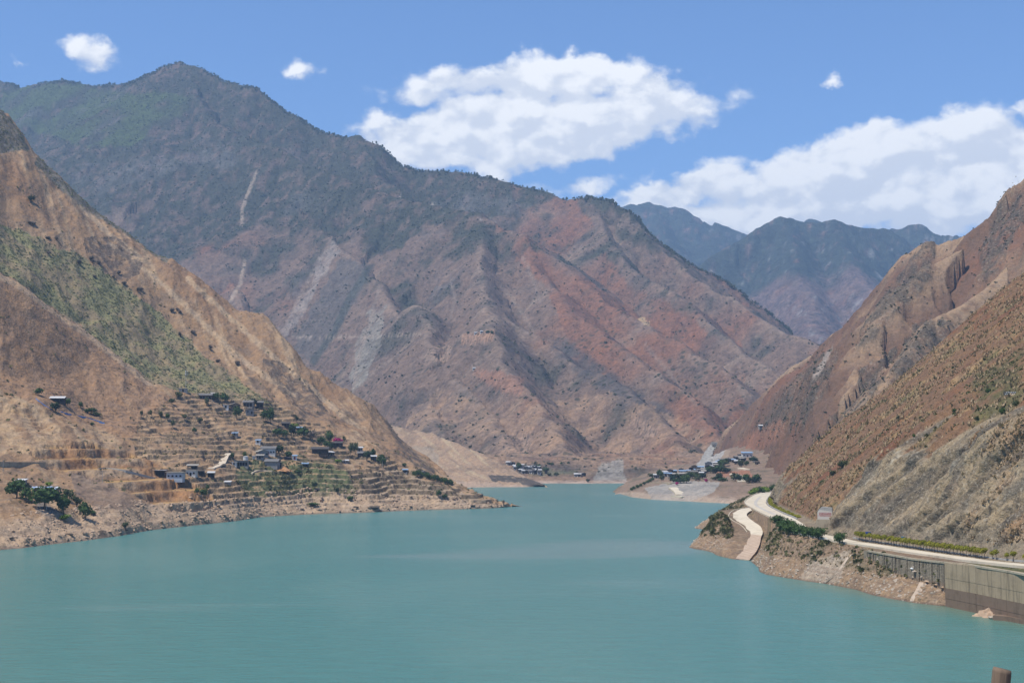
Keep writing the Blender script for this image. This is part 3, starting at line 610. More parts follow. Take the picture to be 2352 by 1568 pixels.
# ochre road-cut benches
c = cmix(c, (0.275, 0.150, 0.072), bench * 0.9); c = cmix(c, (0.38, 0.24, 0.10), bench * ss(0.55, 0.35, fb) * 0.8)
c = cmix(c, (0.33, 0.105, 0.04), bench * ss(0.1, 0.4, n1 + 0.5 * n2) * 0.6); c = cmix(c, (0.28, 0.21, 0.14), bench * ss(0.5, 0.75, fb) * ss(-0.1, 0.25, n2 + 0.1) * 0.8); c = cmix(c, (0.10, 0.07, 0.04), bench * ss(0.42, 0.5, fb) * ss(0.62, 0.52, fb) * 0.5)
c = cmix(c, (0.40, 0.28, 0.165), poly(px, py, [(-100, 890), (0, 905), (85, 925), (150, 980), (200, 1025), (120, 1045), (0, 1040), (-100, 1030)], 8) * 0.75 * ss(-0.4, 0.2, nst + n3))
rub = poly(px, py, [(160, 1085), (230, 1100), (320, 1150), (420, 1180), (330, 1200), (230, 1175), (170, 1130)], 8)
c = cmix(c, (0.175, 0.13, 0.10), rub * 0.7); c = cmix(c, (0.07, 0.055, 0.045), rub * ss(0.1, 0.4, n3) * 0.7)
c = cmix(c, (0.165, 0.15, 0.135), band(px, py, [(95, 1165), (130, 1185), (175, 1210), (215, 1232)], 17, 3) * 0.85)
# bleached drawdown shore
shore = ss(1.05, 0.75, T + 0.15 * n2) * ss(-0.5, 0.0, T + 0.6)
c = cmix(c, (0.42, 0.305, 0.20), shore * 0.9); c = cmix(c, (0.27, 0.19, 0.13), shore * ss(0.05, 0.4, n3 + 0.4 * n4) * 0.6)
c = cmix(c, (0.105, 0.078, 0.058), shore * ss(0.3, 0.55, n2 + 0.4 * n3) * 0.8)
c = cmix(c, (0.25, 0.175, 0.12), shore * ss(0.35, 0.8, np.sin(z * 2.4 + 1.5 * n2)) * 0.45)
c = cmix(c, (0.17, 0.125, 0.095), ss(0.9, 0.2, z) * 0.85)
g_left.build('left_bank', M['hill'], c, rock=np.clip(rk * 0.7 + topr * 0.5, 0, 1))
left_cover = (gm, ter, n2, T, topr)

# --- bare spur beyond the village point
Mt = [(780, [(1119, 0), (1105, 1690), (1060, 1800), (1000, 1900), (955, 1990)]), (880, [(1119, 0), (1105, 1690), (1070, 1790), (1020, 1880), (974, 1970)]), (915, [(1119, 0), (1105, 1690), (1070, 1790), (1025, 1870), (986, 1950)]),
      (1000, [(1119, 0), (1108, 1675), (1080, 1750), (1045, 1820), (1005, 1880)]), (1080, [(1119, 0), (1110, 1665), (1090, 1720), (1065, 1770), (1035, 1820)]), (1140, [(1118, 0), (1112, 1660), (1098, 1690), (1080, 1730), (1060, 1770)]),
      (1200, [(1118, 0), (1113, 1655), (1107, 1675), (1101, 1695), (1095, 1715)]), (1240, [(1117, 0), (1114, 1657), (1112, 1665), (1110, 1673), (1109, 1680)]), (1250, [(1117, 0), (1113.5, 1656), (1112.5, 1660), (1112, 1665), (1112, 1668)]),
      (1262, [(1121, 0), (1121, 1640), (1121, 1650), (1121, 1655), (1121, 1660)])]
Mt = [(r[0], [(r[1][0][0], WD(r[1][0][0], r[0]))] + r[1][1:]) for r in Mt]
X, Y, z, tt = loft(np.linspace(780, 1262, 330), Mt, [14, 36, 40, 40], (50, 160))
T = np.broadcast_to(tt, X.shape); px0, py0 = proj(np.stack([X, Y, z], -1))
up = ss(0.1, 1.0, T) * ss(1245, 1150, px0)
z = z + up * (5 * rid((X + 0.4 * Y) / 42, (Y - 0.4 * X) / 260, 131, 4) + 1.2 * fbm(X / 14, Y / 14, 132, 4)) + 1.3 * fbm(X / 9, Y / 9, 133, 4) * ss(0, 0.2, T) * ss(1258, 1235, px0)
g_spur = Grid(np.stack([X, Y, z], -1)); px, py = g_spur.px, g_spur.py
n2 = fbm(X / 40, Y / 40, 134, 4); n3 = fbm(X / 11, Y / 11, 135, 4); nst = fbm((X + 0.4 * Y) / 9, (Y - 0.4 * X) / 120, 136, 4)
c = np.zeros(X.shape + (3,)) + np.array([0.30, 0.212, 0.145])
c = cmix(c, (0.37, 0.285, 0.185), ss(0, 0.35, nst) * 0.8); c = cmix(c, (0.20, 0.145, 0.105), ss(0.1, 0.45, n2 + 0.4 * n3) * 0.7)
c = cmix(c, (0.27, 0.235, 0.185), poly(px, py, [(920, 1020), (1000, 1030), (1010, 1085), (940, 1090)], 12) * 0.5)
c = cmix(c, (0.065, 0.06, 0.055), poly(px, py, [(1120, 1090), (1180, 1092), (1225, 1100), (1252, 1104), (1252, 1118), (1215, 1118), (1190, 1107), (1130, 1104)], 4) * ss(-0.5, 0, n3 + 0.2) * 0.9)
c = cmix(c, (0.37, 0.275, 0.205), ss(0.95, 0.6, T) * ss(1225, 1205, px) * 0.8)
g_spur.build('bare_spur', M['hill'], c)

# --- fan of the far village on the right bank
Vt = [(1405, [(1136, 0), (1136, 1400), (1136, 1420), (1136, 1440), (1136, 1460), (1136, 1480)]), (1423, [(1133.5, 0), (1131, 1425), (1128, 1440), (1125, 1460), (1122, 1480), (1120, 1500)]),
      (1450, [(1141, 0), (1130, 1345), (1118, 1400), (1112, 1450), (1108, 1500), (1104, 1560)]), (1500, [(1147, 0), (1135, 1280), (1112, 1360), (1104, 1430), (1096, 1520), (1086, 1640)]),
      (1560, [(1150, 0), (1138, 1250), (1105, 1340), (1097, 1420), (1088, 1540), (1072, 1720)]), (1620, [(1153, 0), (1142, 1215), (1106, 1320), (1097, 1400), (1080, 1560), (1060, 1780)]),
      (1660, [(1155, 0), (1145, 1200), (1108, 1310), (1098, 1390), (1070, 1600), (1040, 1900)]), (1720, [(1158, 0), (1148, 1180), (1110, 1290), (1098, 1370), (1062, 1600), (1020, 1900)]),
      (1800, [(1162, 0), (1150, 1160), (1112, 1260), (1098, 1340), (1050, 1560), (1000, 1850)]), (1900, [(1166, 0), (1150, 1140), (1112, 1240), (1096, 1320), (1045, 1540), (990, 1800)])]
Vt = [(r[0], [(r[1][0][0], WD(r[1][0][0], r[0]))] + r[1][1:]) for r in Vt]
X, Y, z, tt = loft(np.linspace(1405, 1900, 330), Vt, [12, 34, 20, 40, 40], (40, 120), 0.2)
T = np.broadcast_to(tt, X.shape); px0, py0 = proj(np.stack([X, Y, z], -1))
z = z + ss(0.0, 0.4, T) * ss(1423, 1480, px0) * (1.0 * rid(X / 22, Y / 22, 141, 4) + 0.5 * fbm(X / 6, Y / 6, 142, 3)) + ss(3.2, 4, T) * 3 * rid(X / 40, Y / 90, 143, 3)
g_fan = Grid(np.stack([X, Y, z], -1)); px, py = g_fan.px, g_fan.py
n2 = fbm(X / 30, Y / 30, 144, 4); n3 = fbm(X / 8, Y / 8, 145, 4)
c = np.zeros(X.shape + (3,)) + np.array([0.215, 0.155, 0.112])
c = cmix(c, (0.125, 0.105, 0.07), ss(0.0, 0.4, n2 + 0.4 * n3) * 0.75)
emb = poly(px, py, [(1500, 1150), (1480, 1120), (1560, 1103), (1655, 1107), (1640, 1130), (1600, 1145), (1585, 1152)], 3)
c = cmix(c, (0.30, 0.278, 0.245), emb * 0.9); c = cmix(c, (0.20, 0.19, 0.175), emb * ss(0.0, 0.35, n2 + 0.5 * n3) * 0.7)
c = cmix(c, (0.35, 0.27, 0.205), ss(1.2, 0.8, T + 0.3 * n3) * (1 - emb * 0.6) * 0.85)
c = cmix(c, (0.29, 0.135, 0.08), poly(px, py, [(1640, 1082), (1720, 1078), (1730, 1095), (1660, 1095)], 5) * 0.8)
c = cmix(c, (0.30, 0.235, 0.17), poly(px, py, [(1600, 1070), (1640, 1040), (1680, 1030), (1660, 1070)], 8) * 0.6)
chan = poly(px, py, [(1590, 1082), (1630, 1020), (1665, 985), (1690, 965), (1680, 1005), (1660, 1045), (1640, 1075), (1615, 1086)], 2)
c = cmix(c, (0.36, 0.345, 0.315), chan * 0.9)
c = cmix(c, (0.17, 0.165, 0.155), chan * ss(0.45, 0.7, rid(X / 9, Y / 16, 146, 2)) * 0.7)
g_fan.build('village_fan', M['hill'], c)

# --- near right bank: shore, road bench, cut cliff and spur, row by row
ROAD = [(228, 320, 13.2), (195, 350, 13.5), (160, 378, 13.7), (145, 402, 13.7), (138.6, 418, 13.6), (136.4, 436, 13.0), (135.8, 455, 12.5), (130.3, 473.8, 12.6), (123.4, 502, 12.8), (116.5, 519, 13.2), (113.2, 535, 13.6), (109.5, 555, 14.0), (109.8, 578, 14.4), (113.0, 601, 14.7),
        (117.8, 649, 15), (121.2, 697, 15), (126.3, 754, 15), (129.6, 790, 15), (136.9, 842, 15), (152.3, 916, 15), (171, 989, 15), (186, 1017, 15), (215, 1050, 15)]
RD = np.array(ROAD, float)
def road_o(Y): return np.interp(Y, RD[:, 1], RD[:, 0])
def road_z(Y): return np.interp(Y, RD[:, 1], RD[:, 2])
def road_w(Y): return np.interp(Y, [330, 420, 455, 502, 535, 560, 601, 697, 754, 842, 916, 989, 1050], [13, 10, 9.2, 9.0, 9.6, 9.8, 9.8, 10.3, 10.5, 12.8, 12, 12, 16])   # width along X of the slanting strip
Ys = np.concatenate([np.linspace(300, 520, 230), np.linspace(520.9, 720, 200), np.linspace(721.2, 1050, 210)])
shore_pts = [(300, 205), (340, 168), (378, 140), (392, 137.6), (410, 134.5), (425, 133), (431, 128.7), (439, 123), (449, 119.5), (462, 116), (479, 114.8), (498, 109.6), (510, 104), (526, 98), (535, 94.7), (548, 94.5), (564, 97), (592, 99), (597, 99), (608, 94.8), (627, 91.8), (653, 89), (668, 84.6), (676, 83.6), (690, 86), (712, 91.5), (750, 101), (784, 107), (800, 111.5), (816, 110.5), (828, 106.5), (838, 107), (860, 114), (944, 131), (1014, 151), (1050, 168)]
shX = np.interp(Ys, [p[0] for p in shore_pts], [p[1] for p in shore_pts])
o, iz, wd = road_o(Ys), road_z(Ys), road_w(Ys)
i_ = o + wd
cy_ = [300, 380, 420, 450, 480, 495, 502, 520, 545, 555, 565, 572, 580, 600, 700, 760, 790, 830, 860, 890, 930, 1050]
ctX = np.interp(Ys, cy_, [290, 240, 205, 185, 170.5, 164.5, 161, 156, 148, 143.4, 135.6, 130, 128, 131, 140, 147, 151, 158, 163, 168, 178, 245])
ctZ = np.interp(Ys, cy_, [64, 62, 60, 58, 55.5, 53, 47, 46, 46, 43.5, 37.5, 27, 19, 18, 20, 22, 27, 30, 28, 23, 19, 18])
bay = ss(560, 568, Ys) * ss(612, 600, Ys)
ctX = np.maximum(ctX + 8 * bay, i_ + 6)
ry_ = [300, 500, 600, 700, 790, 810, 830, 850, 870, 880, 890, 910, 930, 960, 1050]
rX = np.interp(Ys, ry_, [700, 560, 480, 395, 320, 292, 273, 240.5, 219.5, 208.5, 194, 186, 182, 192, 255])
rZ = np.interp(Ys, ry_, [330, 290, 262, 222, 169, 143, 120, 90, 72.5, 66, 52, 38, 28.6, 19, 18])
rX = np.maximum(rX, ctX + 5)
nodesX = np.stack([shX - 40, shX - 4, shX, lerp(shX, o, 0.35), lerp(shX, o, 0.7), o - 1.2, o - 0.2, i_, i_ + 4.0 + 7 * bay, ctX, lerp(ctX, rX, 0.35), lerp(ctX, rX, 0.7), rX, rX + 60, rX + 260], 1)
fall = iz
nodesZ = np.stack([np.full_like(Ys, -9), np.full_like(Ys, -1.6), np.zeros_like(Ys), fall * 0.40, fall * 0.76, fall - 0.6, iz - 0.25, iz - 0.25, iz + 0.6, ctZ, lerp(ctZ, rZ, 0.36), lerp(ctZ, rZ, 0.70), rZ, rZ - 28, rZ - 110], 1)
wa = ss(431, 428, Ys); wb = ss(494, 486, Ys) * (1 - wa)
XW = np.interp(Ys, [427, 488, 494], [133.4, 121.0, 119.8])           # foot line of the block wall
wbot = np.interp(Ys, [427, 445, 463, 478, 488, 494], [2.4, 4.9, 5.6, 7.8, 10.0, 11.6])
nodesX[:, 2] += 0.45 * wa; nodesZ[:, 2] = lerp(nodesZ[:, 2], -3.0, wa); nodesZ[:, 1] = lerp(nodesZ[:, 1], -4.0, wa)
nodesX[:, 3] = lerp(nodesX[:, 3], shX + 0.9, wa); nodesZ[:, 3] = lerp(nodesZ[:, 3], iz - 0.5, wa)
nodesX[:, 4] = lerp(nodesX[:, 4], lerp(shX + 1, o - 1.3, 0.5), wa); nodesZ[:, 4] = lerp(nodesZ[:, 4], iz - 0.35, wa)
nodesX[:, 4] = lerp(nodesX[:, 4], XW - 0.1, wb); nodesZ[:, 4] = lerp(nodesZ[:, 4], wbot, wb); nodesZ[:, 3] = lerp(nodesZ[:, 3], wbot * 0.55, wb); nodesX[:, 3] = lerp(nodesX[:, 3], lerp(shX, XW - 0.1, 0.5), wb)
nodesX[:, 5] = lerp(nodesX[:, 5], np.minimum(XW + 0.7, o - 0.6), wb); nodesZ[:, 5] = lerp(nodesZ[:, 5], iz - 0.7, wb)
# the headland west of the ramp is low and shelving
hl = ss(560, 610, Ys) * ss(720, 690, Ys)
segs = [4, 3, 14, 14, 10, 2, 10, 5, 52, 40, 40, 40, 10, 8]
tt = np.concatenate([np.linspace(k, k + 1, n, endpoint=False) for k, n in enumerate(segs)] + [[len(segs)]])
k = np.minimum(tt.astype(int), len(segs) - 1); f = tt - k
X = nodesX[:, k] * (1 - f) + nodesX[:, k + 1] * f; z = nodesZ[:, k] * (1 - f) + nodesZ[:, k + 1] * f
Y = np.broadcast_to(Ys[:, None], X.shape).copy(); T = np.broadcast_to(tt, X.shape)
off = ss(5.0, 4.0, T) + ss(7.6, 9.0, T); hillm = ss(9.0, 10.2, T); Tj = T + 0.30 * fbm(Y / 11, T * 2.5, 159, 4); cl = ss(8.0, 8.2, T) * ss(9.15, 8.95, Tj) * (ss(590, 580, Y) + 0.7 * ss(740, 790, Y) * ss(900, 870, Y))
# cross-slope gullies along the hill and ribs on the cliff
hillm = np.maximum(hillm, ss(8.0, 8.5, T) * (1 - np.clip(cl * 3, 0, 1)))
z = z + hillm * ss(12.2, 11.6, T) * np.where(T < 9, 0.35, 1.0) * (3.6 * rid((Y + 0.35 * X) / 40, (X - 0.35 * Y) / 160, 151, 4) + 1.1 * rid(X / 11, Y / 11, 152, 4)) + hillm * 0.45 * fbm(X / 3, Y / 3, 153, 3)
X = X - cl * (4.2 * rid(Y / 15 + z / 34, z / 60, 154, 4) + 1.8 * rid(Y / 3.4 + z / 14, z / 12, 155, 3) + 1.2 * fbm(Y / 9, z / 7, 158, 4) - 2.6 * ss(0.25, 0.7, rid(Y / 19 + z / 22, z / 70, 167, 2)))
lowm = ss(1.9, 2.4, T) * ss(5.0, 4.3, T) * ss(430, 435, Y)
lowm = lowm * (1 - ss(3.4, 3.9, T) * ss(496, 488, Y))
z = z + lowm * (0.9 * rid(X / 9, Y / 11, 156, 4) + 0.35 * fbm(X / 2.2, Y / 2.2, 157, 3))
# scarp under the road edge at Y 480..560 (undercut earth bank)
z = z + ss(3.2, 3.9, T) * ss(5.0, 4.6, T) * ss(500, 515, Y) * ss(600, 570, Y) * 1.0
# ramp road and lower headland carved from a set of control heights
RL = [(1719, 1163, 765), (1698, 1167, 758), (1681.6, 1173, 745), (1674, 1181.5, 725), (1676.6, 1188, 712), (1686.5, 1195, 700), (1700, 1203, 688), (1711, 1213, 672), (1716, 1222.6, 660), (1709.5, 1236, 645), (1698, 1252, 630), (1691.4, 1268.7, 618), (1685, 1281, 608)]
RR = [(1733, 1171.7, 745), (1722, 1175, 735), (1716, 1180, 726), (1716, 1186, 715), (1724, 1194.7, 700), (1737.5, 1204.5, 684), (1747, 1211, 673), (1752, 1224, 655), (1748, 1236, 643), (1745, 1252, 628), (1738, 1267, 615), (1730, 1275, 608), (1721, 1285, 598)]
rl = P(*np.array(RL, float).T); rr = P(*np.array(RR, float).T)
mid = (rl + rr) / 2; hw = np.linalg.norm((rl - rr)[:, :2], axis=1) / 2
dmin = np.full(X.shape, 1e9); zt = np.zeros(X.shape); side = np.zeros(X.shape)
for a, b, h1, h2 in zip(mid[:-1], mid[1:], hw[:-1], hw[1:]):
    e = b[:2] - a[:2]; L2 = e @ e
    t = np.clip(((X - a[0]) * e[0] + (Y - a[1]) * e[1]) / L2, 0, 1)
    d = np.hypot(X - a[0] - t * e[0], Y - a[1] - t * e[1]) - (h1 + t * (h2 - h1))
    bt = d < dmin; zt = np.where(bt, a[2] + t * (b[2] - a[2]), zt); side = np.where(bt, e[0] * (Y - a[1]) - e[1] * (X - a[0]), side); dmin = np.where(bt, d, dmin)
wr = ss(9, 0.5, dmin) * (T < 5.2) * (T > 1.5)
z = lerp(z, np.minimum(zt - 0.35, z + 30), wr)
# knoll between ramp and water
kn = np.exp(-(((X - 98) / 7.5) ** 2 + ((Y - 683) / 17) ** 2)) * 7.0 * (T < 5) * (1 - ss(3, 0, dmin))
z = np.where(T > 2.0, z + kn, z)
g_near = Grid(np.stack([X, Y, z], -1)); px, py = g_near.px, g_near.py
n1 = fbm(X / 55, Y / 55, 161, 4); n2 = fbm(X / 16, Y / 16, 162, 5); n3 = fbm(X / 4.5, Y / 4.5, 163, 4); n4 = fbm(X / 1.6, Y / 1.6, 164, 3); nst = fbm(Y / 6 + X / 18, z / 30, 165, 4)
c = np.zeros(X.shape + (3,)) + np.array([0.168, 0.100, 0.058])
c = cmix(c, (0.34, 0.23, 0.115), ss(-0.02, 0.35, n2 * 0.8 + 0.5 * n3 + 0.3 * fbm((Y + 0.35 * X) / 9, (X - 0.35 * Y) / 60, 166, 3)) * 0.75)
c = cmix(c, (0.155, 0.068, 0.038), ss(0.02, 0.35, n1 + 0.3 * n2) * 0.8)
c = cmix(c, (0.095, 0.078, 0.045), ss(0.15, 0.5, n2 * 0.7 - 0.5 * n3 + 0.3 * n1) * 0.75)
c = cmix(c, (0.07, 0.08, 0.035), ss(0.1, 0.45, n2 + n3 * 0.6 - 0.1 + 0.5 * poly(px, py, [(2230, 870), (2352, 800), (2352, 1000), (2250, 990)], 25)) * 0.75)
clm = ss(0.25, 0.6, cl + 0.15 * n3 * (cl > 0.05)) * ss(8.0, 8.15, T)
c = cmix(c, (0.27, 0.208, 0.130), clm * 0.97); c = cmix(c, (0.13, 0.112, 0.086), clm * ss(0.0, 0.3, nst) * 0.85); c = cmix(c, (0.33, 0.295, 0.225), clm * ss(0.15, 0.45, n3 + 0.3 * n1) * 0.7)
c = cmix(c, (0.075, 0.062, 0.048), clm * ss(0.30, 0.52, nst + 0.3 * n3) * 0.9)
c = cmix(c, (0.32, 0.195, 0.10), clm * ss(0.1, 0.4, n2 + n3 * 0.5 + 0.5 * ss(2200, 2330, px) - 0.35) * 0.75)
c = cmix(c, (0.20, 0.13, 0.075), clm * ss(0.12, 0.45, n2 + 0.35 * n1) * 0.65); c = cmix(c, (0.09, 0.075, 0.056), clm * ss(0.35, 0.75, rid(Y / 19 + z / 22, z / 70, 167, 2) + 0.3 * n3) * 0.7)
c = cmix(c, (0.20, 0.165, 0.115), clm * ss(700, 740, Y) * 0.6)
c = cmix(c, (0.22, 0.185, 0.13), ss(6.8, 7.2, T) * ss(8.25, 8.05, T) * 0.8)
lowc = ss(7.2, 5.2, T)
c = cmix(c, (0.205, 0.148, 0.098), lowc * 0.9); c = cmix(c, (0.11, 0.095, 0.055), lowc * ss(2.6, 3.3, T + 0.5 * n2) * ss(0.0, 0.35, n3 + n2) * 0.8); c = cmix(c, (0.33, 0.235, 0.16), lowc * ss(0.1, 0.4, n3 - 0.3 * n2) * 0.6)
c = cmix(c, (0.075, 0.085, 0.035), ss(2.6, 3.0, T) * ss(6.0, 5.6, T) * ss(432, 428, Y) * 0.85)
dry = ss(7.0, 4.8, z + 1.5 * n2) * lowc * ss(428, 432, Y)
c = cmix(c, (0.255, 0.176, 0.108), dry * 0.85); c = cmix(c, (0.36, 0.27, 0.18), dry * ss(0.15, 0.45, n3 + 0.4 * n4) * 0.6); c = cmix(c, (0.19, 0.125, 0.085), dry * ss(0.1, 0.4, n2) * 0.5)
conc = poly(px, py, [(1858, 1290), (1955, 1262), (1925, 1340), (1838, 1330)], 2) * (T < 5)
c = cmix(c, (0.37, 0.315, 0.245), conc * 0.55)
c = cmix(c, (0.20, 0.135, 0.09), dry * ss(0.3, 0.8, np.sin(z * 4.2 + 1.6 * n2)) * 0.5)
c = cmix(c, (0.13, 0.092, 0.068), ss(0.55, 0.1, z) * lowc * 0.85)
g_near.build('right_bank', M['bank'], c, rock=clm)
near_cover = (T, n2, n3, clm, dry, dmin)

# --- the bank under the camera (out of frame) that carries the stake
def near_ground():
    xs = np.linspace(-30, 40, 60); ys = np.linspace(-25, 60, 70)
    Xg, Yg = np.meshgrid(xs, ys, indexing='ij')
    zg = 46.35 - 0.10 * np.clip(Yg, -25, 9) - 1.05 * np.clip(Yg - 9, 0, 99) + 0.12 * fbm(Xg / 2, Yg / 2, 171, 4) * 1.0
    gg = Grid(np.stack([Xg, Yg, zg], -1))
    cc = np.zeros(Xg.shape + (3,)) + np.array([0.23, 0.16, 0.10]); cc = cmix(cc, (0.12, 0.10, 0.06), ss(0, 0.4, fbm(Xg / 3, Yg / 3, 172, 4)))
    gg.build('near_bank', M['bank'], cc); return gg
g_cam = near_ground()

# --- water
m, t = new_mat('turquoise_reservoir')
co = t.new('ShaderNodeTexCoord').outputs['Object']
big = t.noise(t.vm('MULTIPLY', co, (1, 0.55, 1)), 0.0075, 4, 0.5, 0.4); fine = t.noise(t.vm('MULTIPLY', co, (0.7, 1.6, 1)), 0.16, 4, 0.55)
chop = t.noise(t.vm('MULTIPLY', co, (0.6, 1.4, 1)), 0.9, 4, 0.6)
cx, cyy, _ = t.sep(co)
silt = t.ramp(big.outputs[0], 0.47, 0.70)
strk = t.noise(t.vm('MULTIPLY', co, (0.30, 1.0, 1)), 0.016, 5, 0.55, 0.6)
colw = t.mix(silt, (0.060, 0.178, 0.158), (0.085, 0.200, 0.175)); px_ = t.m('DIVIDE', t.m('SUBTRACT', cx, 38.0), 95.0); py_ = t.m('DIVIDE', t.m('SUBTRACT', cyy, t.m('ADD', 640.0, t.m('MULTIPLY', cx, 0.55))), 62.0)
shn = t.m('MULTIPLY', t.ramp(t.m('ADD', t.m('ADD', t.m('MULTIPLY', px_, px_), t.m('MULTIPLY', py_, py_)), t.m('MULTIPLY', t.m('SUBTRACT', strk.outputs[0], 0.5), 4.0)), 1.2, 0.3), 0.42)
colw = t.mix(shn, colw, (0.165, 0.225, 0.215))  # sheen on the open water painted in: a paler, greyer oval in the base colour
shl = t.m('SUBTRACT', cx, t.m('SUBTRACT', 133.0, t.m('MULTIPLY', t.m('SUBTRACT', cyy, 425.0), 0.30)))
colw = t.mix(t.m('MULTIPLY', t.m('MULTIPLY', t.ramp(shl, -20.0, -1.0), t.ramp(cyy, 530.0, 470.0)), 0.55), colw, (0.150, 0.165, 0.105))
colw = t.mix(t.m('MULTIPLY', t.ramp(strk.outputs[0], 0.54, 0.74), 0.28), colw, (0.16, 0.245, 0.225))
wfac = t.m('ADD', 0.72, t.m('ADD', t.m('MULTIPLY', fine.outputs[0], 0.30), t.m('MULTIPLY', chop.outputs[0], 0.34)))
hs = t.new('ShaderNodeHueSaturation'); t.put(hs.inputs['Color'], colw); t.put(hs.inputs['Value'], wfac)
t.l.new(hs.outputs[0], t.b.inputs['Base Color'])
t.b.inputs['Roughness'].default_value = 0.22; t.b.inputs['Specular IOR Level'].default_value = 0.32; t.b.inputs['IOR'].default_value = 1.33
bu = t.new('ShaderNodeBump'); bu.inputs['Strength'].default_value = 0.55; bu.inputs['Distance'].default_value = 1.0
t.put(bu.inputs['Height'], t.m('ADD', t.m('MULTIPLY', fine.outputs[0], 0.9), t.m('MULTIPLY', chop.outputs[0], 0.5))); t.l.new(bu.outputs[0], t.b.inputs['Normal'])
M['water'] = m
wv = []; wf = []
nx, ny = 40, 40
for a in np.linspace(-3500, 4500, nx):
    for b in np.linspace(-600, 8000, ny): wv.append((a, b, 0))
for a in range(nx - 1):
    for b in range(ny - 1): i0 = a * ny + b; wf.append((i0, i0 + ny, i0 + ny + 1, i0 + 1))
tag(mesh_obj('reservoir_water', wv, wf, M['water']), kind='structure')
# ------------------------------------------------------------------ building blocks
def box(c, s, rz=0.0):
    x, y, z = s[0] / 2, s[1] / 2, s[2] / 2
    v = np.array([(-x, -y, -z), (x, -y, -z), (x, y, -z), (-x, y, -z), (-x, -y, z), (x, -y, z), (x, y, z), (-x, y, z)])
    if rz: v = v @ np.array([[math.cos(rz), math.sin(rz), 0], [-math.sin(rz), math.cos(rz), 0], [0, 0, 1]])
    return v + np.array(c), [(0, 3, 2, 1), (4, 5, 6, 7), (0, 1, 5, 4), (1, 2, 6, 5), (2, 3, 7, 6), (3, 0, 4, 7)]
def join(parts):
    V = []; F = []; n = 0
    for v, f in parts:
        V.extend(np.asarray(v).tolist()); F.extend([tuple(i + n for i in q) for q in f]); n += len(v)
    return V, F
def tube(a, b, r1, r2, k=6, cap=True):
    a = np.array(a, float); b = np.array(b, float); d = b - a; d /= np.linalg.norm(d)
    e = np.cross(d, (0, 0, 1)); e = np.array([1., 0, 0]) if np.linalg.norm(e) < 1e-3 else e / np.linalg.norm(e); g = np.cross(d, e)
    v = [p + r * (math.cos(2 * math.pi * i / k) * e + math.sin(2 * math.pi * i / k) * g) for p, r in ((a, r1), (b, r2)) for i in range(k)]
    f = [(i, (i + 1) % k, k + (i + 1) % k, k + i) for i in range(k)]
    if cap: f += [tuple(range(k - 1, -1, -1)), tuple(range(k, 2 * k))]
    return np.array(v), f
def strip(left, right, name, mat, kind='structure', thick=0.0):
    n = len(left); V = np.concatenate([left, right]); F = [(i, n + i, n + i + 1, i + 1) for i in range(n - 1)]
    if thick:
        V = np.concatenate([V, V - np.array([0, 0, thick])]); m2 = 2 * n
        F += [(m2 + i, i, i + 1, m2 + i + 1) for i in range(n - 1)] + [(n + i, m2 + n + i, m2 + n + i + 1, n + i + 1) for i in range(n - 1)]
        F += [(0, m2, m2 + n, n), (n - 1, 2 * n - 1, m2 + 2 * n - 1, m2 + n - 1)]
    o = mesh_obj(name, V, F, mat)
    if kind: tag(o, kind=kind)
    return o
def dense(pts, step):
    pts = np.array(pts, float); d = np.r_[0, np.cumsum(np.linalg.norm(np.diff(pts, axis=0), axis=1))]
    s = np.linspace(0, d[-1], max(2, int(d[-1] / step)))
    # Catmull-Rom through the points
    k = np.clip(np.searchsorted(d, s, side='right') - 1, 0, len(pts) - 2); f = ((s - d[k]) / (d[k + 1] - d[k]))[:, None]
    p0, p1, p2, p3 = pts[np.maximum(k - 1, 0)], pts[k], pts[k + 1], pts[np.minimum(k + 2, len(pts) - 1)]
    return 0.5 * (2 * p1 + (p2 - p0) * f + (2 * p0 - 5 * p1 + 4 * p2 - p3) * f ** 2 + (3 * p1 - p0 - 3 * p2 + p3) * f ** 3)
